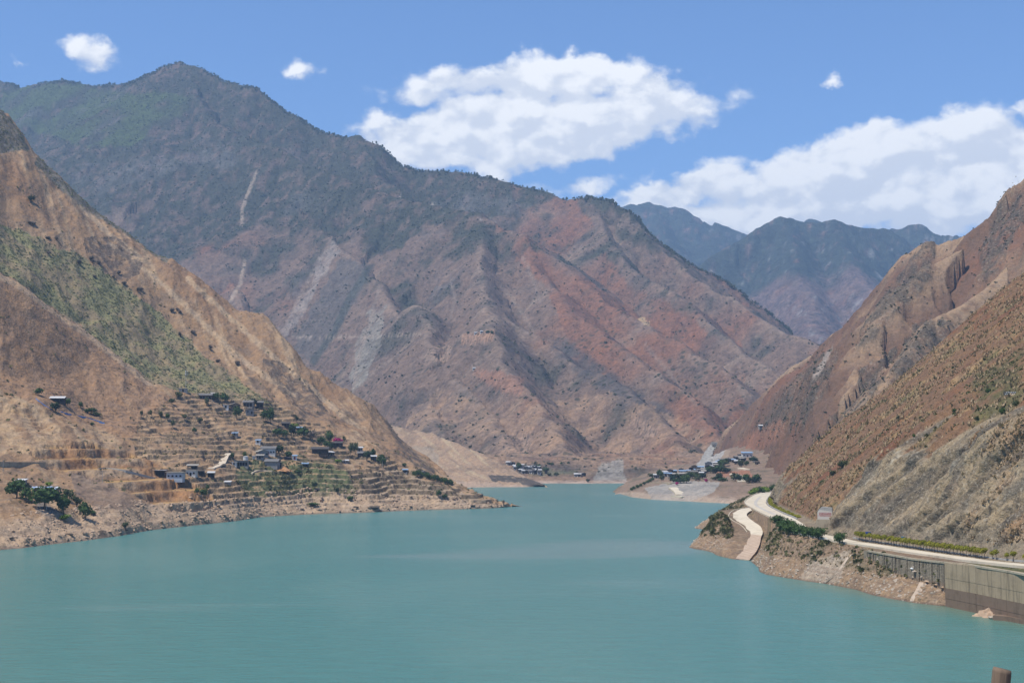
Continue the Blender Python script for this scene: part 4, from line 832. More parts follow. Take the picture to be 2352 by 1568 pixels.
def crown_mesh(name, mat, n=260, leaf=0.5, seed=0, lobes=7, squash=0.8, core=True):
    """unit crown (radius 1, centre 1.0 above its foot): leaf quads through overlapping lobes"""
    r = np.random.default_rng(seed)
    lc = r.normal(size=(lobes, 3)); lc /= np.linalg.norm(lc, axis=1)[:, None]; lc *= r.uniform(0.25, 0.58, (lobes, 1)); lc[:, 2] *= 0.8
    lr = r.uniform(0.38, 0.58, lobes)
    V = []; F = []
    k = r.integers(0, lobes, n); d = r.normal(size=(n, 3)); d /= np.linalg.norm(d, axis=1)[:, None]
    p = lc[k] + d * lr[k][:, None] * r.uniform(0.72, 1.05, (n, 1)); p[:, 2] *= squash
    for i in range(n):
        a = d[i] + 0.7 * r.normal(size=3); a /= np.linalg.norm(a)
        e = np.cross(a, r.normal(size=3)); e /= np.linalg.norm(e); g = np.cross(a, e); s = leaf * r.uniform(0.55, 1.1)
        b = len(V); V += [p[i] + s * e, p[i] + 0.6 * s * g, p[i] - s * e, p[i] - 0.6 * s * g]; F.append((b, b + 1, b + 2, b + 3))
    if core:
        for j in range(lobes):
            b = len(V); R = lr[j] * 0.78; c0 = lc[j] * np.array([1, 1, squash]); R *= 0.85
            V += [c0 + R * np.array(q) * np.array([1, 1, squash]) for q in ((1, 0, 0), (0, 1, 0), (-1, 0, 0), (0, -1, 0), (0, 0, 1), (0, 0, -1))]
            F += [(b, b + 1, b + 4), (b + 1, b + 2, b + 4), (b + 2, b + 3, b + 4), (b + 3, b, b + 4), (b + 1, b, b + 5), (b + 2, b + 1, b + 5), (b + 3, b + 2, b + 5), (b, b + 3, b + 5)]
    V = np.array(V); lo, hi = V.min(0), V.max(0); V = (V - (lo + hi) / 2) / ((hi - lo) / 2); V[:, 2] += 1.0
    me = bpy.data.meshes.new(name); me.from_pydata(V.tolist(), [], F); me.materials.append(mat); me.update(); return me
def trunk_mesh(seed=0, h=1.0, r=0.07):
    q = np.random.default_rng(seed); a = q.uniform(-0.06, 0.06, 2)
    parts = [tube((0, 0, -0.35), (a[0], a[1], h * 0.75), r, r * 0.7, 6)]
    for _ in range(4):
        t = q.uniform(0, 6.28); parts.append(tube((a[0], a[1], h * 0.7), (a[0] + 0.38 * math.cos(t), a[1] + 0.38 * math.sin(t), h * 1.15), r * 0.5, r * 0.2, 5))
    V, F = join(parts); me = bpy.data.meshes.new('trunk'); me.from_pydata(V, [], F); me.materials.append(M['bark']); me.update(); return me
CROWNS = {k: [crown_mesh('crown', M[mk], nn, lf, 10 * i + s, lobes=lb, squash=sq) for s in range(3)] for i, (k, mk, nn, lf, lb, sq) in enumerate([
    ('green', 'leaf', 300, 0.17, 8, 0.85), ('olive', 'leaf_grey', 220, 0.16, 7, 0.8), ('dark', 'leaf_dark', 260, 0.16, 8, 1.0),
    ('lime', 'leaf_lime', 220, 0.17, 6, 0.8), ('magenta', 'petal', 200, 0.17, 6, 0.6), ('bare', 'twig', 150, 0.12, 7, 0.9), ('road', 'leaf', 900, 0.10, 10, 0.8), ('yellow', 'leaf_bright', 200, 0.17, 6, 0.75)])}
TRUNKS = [trunk_mesh(s) for s in range(3)]
def tree(loc, height, width, kind, label, name='tree', cat='tree', group=None, low=0.28):
    """a tree of given height: trunk below, crown above"""
    t = empty(name, loc, random.uniform(0, 6.28)); tag(t, label, cat, group)
    ch = height * (1 - low); s = random.randrange(3)
    tr = mesh_obj('trunk', None, None, None, t, data=TRUNKS[s]); tr.scale = (width * 0.55, width * 0.55, max(height * low, 0.2) + ch * 0.4)
    cr = mesh_obj('crown', None, None, None, t, data=CROWNS[kind][s]); cr.scale = (width / 2, width / 2 * random.uniform(0.85, 1.1), ch / 2); cr.location = (0, 0, height * low)
    return t

# ------------------------------------------------------------------ ground cover nobody could count
def blob(k, seed, flatz=0.75):
    r = np.random.default_rng(seed); V = []; F = []
    for i in range(k):
        p = r.normal(size=3); p /= np.linalg.norm(p); p = p * r.uniform(0.35, 0.62); p[2] = abs(p[2]) * flatz * 1.3 + 0.05
        e = r.normal(size=3); e /= np.linalg.norm(e); g = np.cross(e, r.normal(size=3)); g /= np.linalg.norm(g); s = r.uniform(0.4, 0.62)
        b = len(V); V += [p + s * e, p - s * 0.5 * e + s * 0.8 * g, p - s * 0.5 * e - s * 0.8 * g]; F.append((b, b + 1, b + 2))
    return np.array(V), np.array(F)
def tuft(k, seed):
    r = np.random.default_rng(seed); V = []; F = []
    for i in range(k):
        a = r.uniform(0, 6.28); l = r.uniform(0.6, 1.1); o = r.normal(size=2) * 0.25; t = np.array([math.cos(a), math.sin(a)])
        b = len(V); w_ = 0.28
        V += [(o[0] - w_ * t[1], o[1] + w_ * t[0], -0.1), (o[0] + w_ * t[1], o[1] - w_ * t[0], -0.1), (o[0] + 0.6 * t[0], o[1] + 0.6 * t[1], l)]; F.append((b, b + 1, b + 2))
    return np.array(V), np.array(F)
def rock(seed):
    r = np.random.default_rng(seed); g = (1 + 5 ** 0.5) / 2
    v = np.array([(-1, g, 0), (1, g, 0), (-1, -g, 0), (1, -g, 0), (0, -1, g), (0, 1, g), (0, -1, -g), (0, 1, -g), (g, 0, -1), (g, 0, 1), (-g, 0, -1), (-g, 0, 1)]) / 1.9
    v = v * r.uniform(0.65, 1.15, (12, 1)) * np.array([1.1, 0.9, 0.65])
    f = [(0, 11, 5), (0, 5, 1), (0, 1, 7), (0, 7, 10), (0, 10, 11), (1, 5, 9), (5, 11, 4), (11, 10, 2), (10, 7, 6), (7, 1, 8), (3, 9, 4), (3, 4, 2), (3, 2, 6), (3, 6, 8), (3, 8, 9), (4, 9, 5), (2, 4, 11), (6, 2, 10), (8, 6, 7), (9, 8, 1)]
    return v, np.array(f)
def scatter(name, grid, wgt, n, size, mat, bases, label, cat, seed=0, tall=1.0, sink=0.0, frame=(-120, 2480), smooth=False):
    r = np.random.default_rng(seed)
    p = grid.pos.reshape(-1, 3); wv = (wgt * (grid.px > frame[0]) * (grid.px < frame[1])).ravel().astype(float)
    # area weight: sheets are denser where they are near, so weight by cell area
    a = np.linalg.norm(np.cross(np.gradient(grid.pos, axis=0), np.gradient(grid.pos, axis=1)), axis=-1).ravel()
    wv = np.clip(wv, 0, None) * a; idx = r.choice(len(p), n, p=wv / wv.sum())
    gu = np.gradient(grid.pos, axis=0).reshape(-1, 3)[idx]; gv = np.gradient(grid.pos, axis=1).reshape(-1, 3)[idx]
    q = p[idx] + gu * r.uniform(-0.9, 0.9, (n, 1)) + gv * r.uniform(-0.9, 0.9, (n, 1))
    sz = size[0] + (size[1] - size[0]) * r.random(n) ** 2.2; ang_ = r.uniform(0, 6.28, n); kb = r.integers(0, len(bases), n)
    Vs = []; Fs = []; off = 0
    for j, (bv, bf) in enumerate(bases):
        sel = np.where(kb == j)[0]
        if not len(sel): continue
        ca, sa = np.cos(ang_[sel])[:, None], np.sin(ang_[sel])[:, None]; s = sz[sel][:, None]
        x = (bv[None, :, 0] * ca - bv[None, :, 1] * sa) * s + q[sel][:, :1]; y = (bv[None, :, 0] * sa + bv[None, :, 1] * ca) * s + q[sel][:, 1:2]
        zz = (bv[None, :, 2] * tall - sink) * s + q[sel][:, 2:]
        Vs.append(np.stack([x, y, zz], -1).reshape(-1, 3)); nb = len(bv)
        Fs.append((bf[None] + (np.arange(len(sel)) * nb)[:, None, None] + off).reshape(-1, 3)); off += len(sel) * nb
    o = fast_mesh(name, np.concatenate(Vs), np.concatenate(Fs), mat, None, smooth)
    return tag(o, label, cat, kind='stuff')
BL = [blob(9, s) for s in range(5)]; BS = [blob(5, 20 + s) for s in range(4)]; TF = [tuft(5, 40 + s) for s in range(4)]; RK = [rock(60 + s) for s in range(5)]
high, low_scrub, zm = main_cover
vis = g_main.normal(); vd = g_main.pos - np.array([0, 0, HC]); facing = (-(vis * vd).sum(-1) > 0)
scatter('mountain_scrub', g_main, facing * (zm > 12) * (0.25 + 1.6 * low_scrub + 1.0 * high), 26000, (2.2, 5.6), M['scrub'], BS, 'dark scrub dotting the great mountain across the water', 'scrub', 1, 0.9)
crest = np.zeros(zm.shape)
ymin = np.minimum.accumulate(np.where(g_main.pos[..., 1] > 2500, g_main.py, 1e9), axis=1)
crest[:, 1:] = (g_main.py[:, 1:] <= ymin[:, :-1]) & (g_main.py[:, 1:] <= g_main.py.min(axis=1)[:, None] + 5)
scatter('ridge_wood', g_main, crest * ss(-0.3, 0.2, fbm(g_main.pos[..., 0] / 160, g_main.pos[..., 1] / 160, 201, 3)), 1500, (3.5, 8), M['scrub'], BL, 'thin line of trees along the mountain skyline', 'wood', 2, 1.15)
gm, ter, n2l, Tl, topr = left_cover
scatter('gully_thicket', g_left, np.clip(gm * ss(-0.35, 0.25, n2l + 0.12) * 1.0 + topr * (Tl > 7) * 0.4, 0, 1), 13000, (0.8, 2.3), M['gully'], BL, 'grey green thicket filling the gully above the village', 'thicket', 3, 0.55)
scatter('hill_scrub', g_left, (Tl > 1.2) * (1 - gm) * (0.15 + ss(0.05, 0.4, n2l) * 0.8) * (Tl < 9), 1500, (0.7, 2.4), M['bush'], BS, 'sparse low bushes on the dry left hillside', 'scrub', 4, 0.8)
scatter('terrace_weeds', g_left, ter * (Tl > 0.9) * ss(-0.1, 0.3, fbm(g_left.pos[..., 0] / 30, g_left.pos[..., 1] / 12, 203, 3)) * (0.12 + poly(g_left.px, g_left.py, [(545, 1050), (700, 1045), (830, 1085), (830, 1145), (640, 1170), (540, 1130)], 20)), 3000, (0.8, 2.4), M['bush'], BS, 'green weeds and crops along the village terraces', 'weeds', 5, 0.7)
shw = (Tl > 0.05) * (Tl < 1.1) * (0.3 + ss(0, 0.4, fbm(g_left.pos[..., 0] / 14, g_left.pos[..., 1] / 14, 204, 3)))
M['rock'] = flat('shore_rock', (0.38, 0.275, 0.19), 0.9, 0.45, 0.25, 0.1)
M['rock_grey'] = flat('grey_rock', (0.36, 0.30, 0.235), 0.9, 0.3, 0.6, 0.1)
M['rock_dark'] = flat('dark_rock', (0.085, 0.070, 0.055), 0.9, 0.4, 0.3, 0.1)
scatter('shore_rubble', g_left, shw, 2200, (0.35, 1.7), M['rock'], RK, 'broken rubble along the bleached left shore', 'rubble', 6, 1.0, 0.2)
midn, gulm, rockm2 = mid_cover
scatter('slope_scrub', g_mid, (g_mid.pos[..., 2] > 20) * (0.2 + ss(0, 0.4, midn) + 1.2 * rockm2), 5000, (0.9, 3.0), M['scrub'], BS, 'dark scrub on the red hillside behind the road spur', 'scrub', 7, 0.8)
Tn, n2n, n3n, clm, dry, dmn = near_cover
hillw = (Tn > 8.25) * (clm < 0.2) * (Tn < 12.6) * (g_near.pos[..., 1] > 380)
scatter('dry_grass', g_near, hillw * ss(-0.25, 0.3, n2n + 0.5 * n3n), 16000, (0.5, 1.7), M['straw'], TF, 'straw coloured grass on the near right slope', 'grass', 8, 0.9)
scatter('slope_bushes', g_near, hillw * (0.15 + ss(0.05, 0.4, -n3n * 0.4 + n2n) + 1.6 * poly(g_near.px, g_near.py, [(2230, 870), (2360, 800), (2360, 1010), (2230, 990)], 25) + 1.0 * band(g_near.px, g_near.py, [(2120, 985), (2200, 935), (2352, 800)], 30, 12)), 900, (0.5, 1.7), M['bush'], BL, 'small green bushes on the near right slope', 'bushes', 9, 0.85)
loww = (Tn > 2.3) * (Tn < 5.0) * (1 - dry) * (dmn > 1.0) * (g_near.pos[..., 1] > 432)
knoll = poly(g_near.px, g_near.py, [(1625, 1185), (1660, 1178), (1690, 1200), (1715, 1222), (1705, 1240), (1640, 1232), (1622, 1215)], 4)
scatter('bank_bushes', g_near, loww * (0.3 + ss(-0.1, 0.3, n2n) + 3 * knoll), 2600, (0.5, 1.9), M['bush'], BL, 'dusty bushes on the earth bank below the road', 'bushes', 10, 0.8)
scatter('bank_straw', g_near, loww, 4000, (0.4, 1.2), M['straw'], TF, 'dry grass on the earth bank below the road', 'grass', 11, 0.8)
scatter('bank_stones', g_near, (Tn > 2.0) * (Tn < 4.9) * (0.2 + dry) * (dmn > 0.6) * (g_near.pos[..., 1] > 433), 3000, (0.15, 0.8), M['rock_grey'], RK, 'small stones on the drawdown bank below the road', 'stones', 12, 1.0, 0.2)
scatter('cliff_grass', g_near, (clm > 0.5) * ss(2180, 2300, g_near.px) * ss(0.0, 0.4, n2n + 0.4 * n3n), 900, (0.5, 1.5), M['straw'], TF, 'orange grass clinging to the grey cut cliff', 'grass', 13, 0.8)

# ------------------------------------------------------------------ roads
def concrete(name, col, stain=(0.3, 0.26, 0.2), sc=0.25, amt=0.5, rough=0.85):
    m, t = new_mat(name); co = t.new('ShaderNodeTexCoord').outputs['Object']
    a = t.noise(co, sc, 5, 0.6); b = t.noise(t.vm('MULTIPLY', co, (1, 1, 0.12)), sc * 4, 4, 0.6)
    f = t.m('MULTIPLY', t.ramp(t.m('ADD', t.m('MULTIPLY', a.outputs[0], 0.6), t.m('MULTIPLY', b.outputs[0], 0.4)), 0.45, 0.68), amt)
    t.put(t.b.inputs['Base Color'], t.mix(f, tuple(col), tuple(stain))); t.b.inputs['Roughness'].default_value = rough
    return m
def dripped(name, col, stain):
    m, t = new_mat(name); co = t.new('ShaderNodeTexCoord').outputs['Object']
    a = t.noise(t.vm('MULTIPLY', co, (1, 1, 0.06)), 0.8, 5, 0.7); b = t.noise(co, 0.22, 5, 0.6); e = t.noise(co, 2.5, 3, 0.6)
    c = t.mix(t.m('MULTIPLY', t.ramp(a.outputs[0], 0.47, 0.66), 0.75), tuple(col), tuple(stain)); c = t.mix(t.m('MULTIPLY', t.ramp(b.outputs[0], 0.45, 0.7), 0.45), c, (0.17, 0.13, 0.085)); c = t.mix(t.m('MULTIPLY', t.ramp(e.outputs[0], 0.5, 0.75), 0.25), c, (0.10, 0.085, 0.065))
    t.put(t.b.inputs['Base Color'], c); return m
M['road'] = concrete('pale_concrete_road', (0.55, 0.485, 0.37), (0.34, 0.29, 0.215), 0.10, 0.75)
M['track'] = concrete('dusty_track', (0.52, 0.44, 0.33), (0.36, 0.28, 0.2), 0.2, 0.5)
M['conc'] = concrete('weathered_concrete', (0.37, 0.315, 0.225), (0.16, 0.13, 0.09), 0.45, 0.8)
M['conc_wet'] = concrete('silt_stained_concrete', (0.185, 0.130, 0.092), (0.11, 0.078, 0.055), 0.4, 0.7)
M['conc_grey'] = concrete('grey_concrete', (0.36, 0.35, 0.32), (0.24, 0.23, 0.21), 0.3, 0.6)
M['conc_wall'] = dripped('dripped_wall_concrete', (0.345, 0.265, 0.172), (0.12, 0.092, 0.06))
M['white'] = flat('white_paint', (0.74, 0.73, 0.70), 0.7, 0.12)
M['asphalt_rub'] = flat('tyre_darkened_concrete', (0.42, 0.39, 0.34), 0.8, 0.3, 0.3)
outer = dense(RD[1:], 3.0); tan = np.gradient(outer[:, :2], axis=0); tan /= np.linalg.norm(tan, axis=1)[:, None]
inner = outer.copy(); inner[:, 0] += road_w(outer[:, 1])
road = strip(outer + np.array([0, 0, 0.02]), inner + np.array([0, 0, 0.02]), 'road', M['road'], thick=0.4)
# tyre-polished curve through the bend
cp = dense(np.array([(lerp(RD[i, 0], RD[i, 0] + road_w(RD[i, 1]), f), RD[i, 1], RD[i, 2]) for i, f in ((14, 0.62), (15, 0.55), (16, 0.5), (17, 0.5), (18, 0.56), (19, 0.6))]), 4)
strip(cp + np.array([-1.3, 0, 0.027]), cp + np.array([0.6, 0, 0.027]), 'road_wear', M['asphalt_rub'])
# ramp road down to the water
L_ = dense(rl, 2.0); R_ = dense(rr, 2.0); n_ = 70
L_ = L_[np.linspace(0, len(L_) - 1, n_).astype(int)]; R_ = R_[np.linspace(0, len(R_) - 1, n_).astype(int)]
zc = (L_[:, 2] + R_[:, 2]) / 2; L_[:, 2] = zc; R_[:, 2] = zc
cut = 46
strip(L_[:cut + 1], R_[:cut + 1], 'ramp_road', M['road'], thick=0.5)
M['ramp_wet'] = concrete('silted_ramp', (0.44, 0.34, 0.25), (0.30, 0.215, 0.15), 0.3, 0.7)
nt_ = M['ramp_wet'].node_tree; tt_ = NT(nt_); co_ = tt_.new('ShaderNodeTexCoord').outputs['Object']
wv_ = tt_.new('ShaderNodeTexWave', bands_direction='Y'); tt_.put(wv_.inputs['Vector'], co_); wv_.inputs['Scale'].default_value = 0.09; wv_.inputs['Distortion'].default_value = 2.5; wv_.inputs['Detail'].default_value = 3
pb_ = nt_.nodes['Principled BSDF']; src_ = pb_.inputs['Base Color'].links[0].from_socket
tt_.put(pb_.inputs['Base Color'], tt_.mix(tt_.m('MULTIPLY', tt_.ramp(wv_.outputs[1], 0.55, 0.9), 0.5), src_, (0.24, 0.165, 0.115)))
strip(L_[cut:], R_[cut:], 'boat_ramp', M['ramp_wet'], thick=0.6)
def kerb(line, name, w_=0.35, h=0.35, mat='road', kind='structure'):
    t_ = np.gradient(line[:, :2], axis=0); t_ /= np.linalg.norm(t_, axis=1)[:, None]; nn = np.stack([-t_[:, 1], t_[:, 0], 0 * t_[:, 0]], 1)
    return strip(line + nn * w_ / 2 + np.array([0, 0, h]), line - nn * w_ / 2 + np.array([0, 0, h]), name, M[mat], kind, thick=h + 0.3)
sel = (outer[:, 1] < 528); kerb(outer[sel] + np.array([0.2, 0, 0]), 'kerb', 0.45, 0.45)
sel = (outer[:, 1] > 578); kerb(outer[sel] + np.array([0.2, 0, 0]), 'kerb', 0.4, 0.4)
kerb(L_[:cut] + np.array([-0.1, 0, 0]), 'kerb', 0.35, 0.4)
gut = inner[(inner[:, 1] < 530) & (inner[:, 1] > 380)]
kerb(gut + np.array([2.6, 0.6, 0]), 'gutter_wall', 0.35, 0.75, 'conc_grey')
gut2 = inner[(inner[:, 1] > 640) & (inner[:, 1] < 930)]
kerb(gut2 + np.array([0.5, 0, 0]), 'gutter_wall', 0.4, 0.5, 'conc_grey')
# ------------------------------------------------------------------ retaining walls below the road
def wall_panel(a, b, z0, z1a, z1b, thick, lean=0.0):
    a = np.array(a, float); b = np.array(b, float); d = (b - a) / np.linalg.norm(b - a); nn = np.array([-d[1], d[0]])
    if nn[0] > 0: nn = -nn
    v = [(*a, z0), (*b, z0), (*(b - nn * lean), z1b), (*(a - nn * lean), z1a)]
    w_ = -nn * thick
    v += [(*(a + w_), z0), (*(b + w_), z0), (*(b + w_), z1b), (*(a + w_), z1a)]
    return np.array(v), [(0, 1, 2, 3), (5, 4, 7, 6), (3, 2, 6, 7), (1, 0, 4, 5), (0, 3, 7, 4), (2, 1, 5, 6)]
wl = dense(np.array([(np.interp(y, [p[0] for p in shore_pts], [p[1] for p in shore_pts]) - 0.9 + (0.6 if y > 428 else 0), y, 0) for y in (429.5, 424, 417, 410, 401, 392, 378, 360, 340, 322)], float), 0.5)
wt = empty('concrete_retaining_wall', (133, 425, 0)); tag(wt, 'tall pale concrete retaining wall with brown silt stain standing in the water', 'wall')
step = len(wl) / 7.0
rows = [(-3.0, 2.4, 'conc_wet'), (2.44, 5.4, 'conc_wet'), (5.44, 8.4, 'conc_wall'), (8.44, None, 'conc_wall')]
for k in range(7):
    a = wl[int(k * step)]; b = wl[min(int((k + 1) * step), len(wl) - 1)]
    d = (b - a)[:2]; d = d / np.linalg.norm(d) * 0.03
    for j, (z0, z1, mk) in enumerate(rows):
        za = z1 if z1 else road_z(a[1]) - 0.3; zb = z1 if z1 else road_z(b[1]) - 0.3
        v, f = wall_panel(a[:2] + d - np.array([0.0, 0]), b[:2] - d, z0, za, zb, 2.8)
        v[:, 0] += (0.06, 0.0, 0.09, 0.03)[j] + 0.04 * ((k * 7 + j * 3) % 3)
        o = mesh_obj('panel', v - np.array([133, 425, 0]), f, M[mk], wt)
v, f = [], []
cap = dense(np.array([(p[0] + 0.6, p[1], road_z(p[1]) - 0.28) for p in wl[::6]]), 2.0)
c_ = kerb(cap, 'coping', 1.2, 0.2, 'conc', None); c_.parent = wt
c_.location = (-133, -425, 0)
# masonry material for the stone wall
m, t = new_mat('dark_block_masonry'); co = t.new('ShaderNodeTexCoord').outputs['Object']
ox, oy, oz = t.sep(co)
br = t.new('ShaderNodeTexBrick'); t.put(br.inputs['Vector'], t.comb(t.m('SUBTRACT', t.m('MULTIPLY', ox, 0.5), t.m('MULTIPLY', oy, 0.85)), oz, 0.0))
br.inputs['Scale'].default_value = 1.0; br.inputs['Brick Width'].default_value = 0.9; br.inputs['Row Height'].default_value = 0.45; br.inputs['Mortar Size'].default_value = 0.05
br.inputs['Color1'].default_value = (0.24, 0.20, 0.145, 1); br.inputs['Color2'].default_value = (0.34, 0.285, 0.205, 1); br.inputs['Mortar'].default_value = (0.07, 0.06, 0.05, 1)
dn = t.noise(t.vm('MULTIPLY', co, (1, 1, 0.1)), 0.6, 4, 0.6)
dk = t.mix(t.m('MULTIPLY', t.ramp(dn.outputs[0], 0.46, 0.66), 0.8), br.outputs[0], (0.07, 0.06, 0.046))
silt_ = t.mix(t.m('MULTIPLY', t.ramp(oz, 7.2, 5.2), 0.7), dk, (0.20, 0.135, 0.09))
t.put(t.b.inputs['Base Color'], silt_)
bu = t.new('ShaderNodeBump'); bu.inputs['Strength'].default_value = 0.8; bu.inputs['Distance'].default_value = 0.15; t.l.new(br.outputs['Fac'], bu.inputs['Height']); bu.invert = True; t.l.new(bu.outputs[0], t.b.inputs['Normal'])
M['masonry'] = m
st = empty('stone_retaining_wall', (118, 452, 0)); tag(st, 'dark block retaining wall with vertical ribs under the road edge', 'wall')
def xw(y): return np.interp(y, [427, 488, 494], [133.4, 121.0, 119.8]) - 0.15
sw = dense(np.array([(xw(y), y, 0) for y in np.linspace(428.5, 491, 22)]), 0.5)
ns = 8
for k in range(ns):
    a = sw[int(k * len(sw) / ns)]; b = sw[min(int((k + 1) * len(sw) / ns), len(sw) - 1)]; d = (b - a)[:2] / np.linalg.norm((b - a)[:2]) * 0.05
    v, f = wall_panel(a[:2] + d, b[:2] - d, 1.0 if k < 3 else 3.0, road_z(a[1]) - 0.6, road_z(b[1]) - 0.6, 1.0, 0.25)
    mesh_obj('panel', v - np.array([118, 452, 0]), f, M['masonry'], st)
    if k:
        v, f = box((a[0] - 0.02 - 118, a[1] - 452, (road_z(a[1]) + 1.0) / 2 + 0.0), (0.3, 0.3, road_z(a[1]) - 2.6), 0.2)
        mesh_obj('rib', v, f, M['masonry'], st)
cap = dense(np.array([(p[0] + 0.45, p[1], road_z(p[1]) - 0.58) for p in sw[::8]]), 2.0)
c_ = kerb(cap, 'coping', 0.9, 0.25, 'conc', None); c_.parent = st; c_.location = (-118, -452, 0)

# rubble at the wall foot
def cone_pile(name, loc, r, h, mat, label, cat, seed=0, n=26, rings=7, squash=1.0):
    q = np.random.default_rng(seed); V = [(0, 0, h)]; F = []
    for i in range(1, rings + 1):
        for k in range(n):
            a = 2 * math.pi * k / n; rr_ = r * i / rings * (1 + 0.12 * q.normal()); V.append((rr_ * math.cos(a), rr_ * math.sin(a) * squash, max(-0.6, h * (1 - i / rings) ** 1.25 + 0.10 * h * q.normal() * 0.9 - (0.4 if i == rings else 0))))
    F += [(0, 1 + k, 1 + (k + 1) % n) for k in range(n)]
    for i in range(rings - 1):
        for k in range(n): a0 = 1 + i * n + k; a1 = 1 + i * n + (k + 1) % n; F.append((a0, a0 + n, a1 + n, a1))
    o = mesh_obj(name, V, F, mat); o.location = loc; return tag(o, label, cat)
cone_pile('rubble_pile', P(2282, 1408, WD(1408, 2282) - 3) * np.array([1, 1, 0]) + np.array([-1.4, -3.0, -0.2]), 5.6, 3.0, M['rock'], 'pointed heap of pale rubble at the concrete wall foot', 'rubble', 3)
v, f = [], []
lp = dense(np.array([tuple(P(x, y, WD(y + 4, x)) * np.array([1, 1, 0])) for x, y in ((2284, 1418), (2320, 1421), (2360, 1428), (2420, 1440), (2500, 1460))]), 1.5)
lg = kerb(lp + np.array([0, 0, 0.2]), 'concrete_ledge', 3.0, 1.1, 'conc_wet', None); tag(lg, 'low stained concrete ledge beside the rubble heap', 'ledge')
bm = np.random.default_rng(5)
def boulder(loc, s, mat, label, group=None, seed=0, name='boulder'):
    v, f = rock(seed + 300); v = v * np.array(s); o = mesh_obj(name, v, f.tolist(), mat); o.location = tuple(loc); o.rotation_euler = (0, 0, seed * 1.7)
    return tag(o, label, 'boulder', group)
boulder(P(2276, 1420, WD(1420, 2276)) * np.array([1, 1, 0]) + np.array([0, 0, 0.3]), (1.6, 1.0, 0.9), M['rock_grey'], 'pale rounded boulder at the end of the concrete ledge', None, 1)
boulder(g_left.hit(862, 1168) + np.array([0, 0, 1.2]), (4.2, 3.0, 2.6), M['rock_dark'], 'large dark boulder at the waterline below the terraces', None, 2)
boulder(g_near.hit(2098, 1305) + np.array([0, 0, 0.3]), (1.3, 0.9, 0.8), M['white'], 'white slab lying on the earth bank below the stone wall', None, 3)
boulder(g_near.hit(2104, 1313) + np.array([0, 0, 0.3]), (1.9, 1.0, 0.7), M['rock_grey'], 'long pale boulder below the stone wall', None, 4)
for i, (x, y, s) in enumerate([(1640, 1246, 1.2), (1622, 1240, 0.9), (1612, 1248, 0.8), (2150, 1345, 1.0), (2130, 1335, 1.2), (2165, 1352, 1.1), (1990, 1330, 0.8), (2210, 1392, 1.4), (2185, 1385, 1.0), (1800, 1310, 0.8), (1770, 1300, 0.9)]):
    boulder(g_near.hit(x, y) + np.array([0, 0, 0.1]), (s, s * 0.8, s * 0.6), M['rock'], 'brown boulder lying on the drawdown bank below the road', 'boulders on the right shore', 10 + i)
for i in range(26):
    x = 20 + i * 44 + bm.uniform(-15, 15); y = np.interp(x, [0, 330, 560, 1100], [1250, 1213, 1186, 1165]) - bm.uniform(0, 14)
    boulder(g_left.hit(x, y) + np.array([0, 0, 0.3]), (bm.uniform(1.2, 2.6), bm.uniform(1.0, 1.8), bm.uniform(0.8, 1.6)), M['rock' if i % 3 else 'rock_dark'], 'brown boulder lying on the bleached left shore' if i % 3 else 'dark boulder lying on the bleached left shore', 'boulders on the left shore', 30 + i)
# chutes on the bank
def drape(pts, wid, grid, name, mat, label=None, cat=None, kind=None, lift=0.15, step=1.5, thick=0.4):
    """strip laid on the ground along working-pixel points"""
    L = np.array([grid.hit(x, y) for x, y in pts]); d = dense(L, step); t_ = np.gradient(d[:, :2], axis=0); t_ /= np.linalg.norm(t_, axis=1)[:, None] + 1e-9
    nn = np.stack([-t_[:, 1], t_[:, 0], 0 * t_[:, 0]], 1)
    for q in range(len(d)): d[q, 2] = grid.zat(d[q, 0], d[q, 1])
    for _ in range(3): d[1:-1, 2] = (d[:-2, 2] + d[1:-1, 2] * 2 + d[2:, 2]) / 4
    o = strip(d + nn * wid / 2 + np.array([0, 0, lift]), d - nn * wid / 2 + np.array([0, 0, lift]), name, mat, kind, thick)
    if label: tag(o, label, cat)
    return o
M['chute'] = concrete('chalky_chute', (0.42, 0.34, 0.26), (0.28, 0.20, 0.14), 0.9, 0.8)
drape([(1964, 1263), (1945, 1285), (1922, 1312), (1897, 1335)], 1.0, g_near, 'drain_chute', M['chute'], 'narrow pale drain chute running down the earth bank to the water', 'chute')
drape([(2118, 1335), (2110, 1352), (2098, 1378)], 2.0, g_near, 'sand_slip', M['chute'], 'broad pale slip of sand below the ribbed stone wall', 'sand slip')

# ------------------------------------------------------------------ along the road: shrubs, trees, fence, signs
CR_Y = CROWNS['yellow']
def roadside(loc, i, s=1.0, label='clipped yellow green shrub on a thin trunk in the roadside row', group='clipped shrubs along the road'):
    t_ = empty('roadside_shrub', loc, i * 2.1); tag(t_, label, 'shrub', group)
    a = mesh_obj('trunk', None, None, None, t_, data=TRUNKS[i % 3]); a.scale = (1.0 * s, 1.0 * s, 1.35 * s)
    b = mesh_obj('crown', None, None, None, t_, data=CR_Y[i % 3]); b.scale = (0.85 * s, 0.75 * s, 0.62 * s); b.location = (0, 0, 1.0 * s)
for i, y in enumerate(np.linspace(524, 446, 46)):
    x = road_o(y) + road_w(y) + 1.3; roadside((x + 0.2 * math.sin(i * 1.3), y, road_z(y) + 0.1), i, 1.5 + 0.15 * math.sin(i * 2.7))
for i, y in enumerate((441, 438, 431, 427, 420, 416, 409)):
    roadside((road_o(y) + road_w(y) + 2.0, y, road_z(y) + 0.1), i, 1.2 + 0.3 * (i % 2), 'lone yellow green shrub at the thin end of the roadside row', 'lone shrubs past the roadside row')
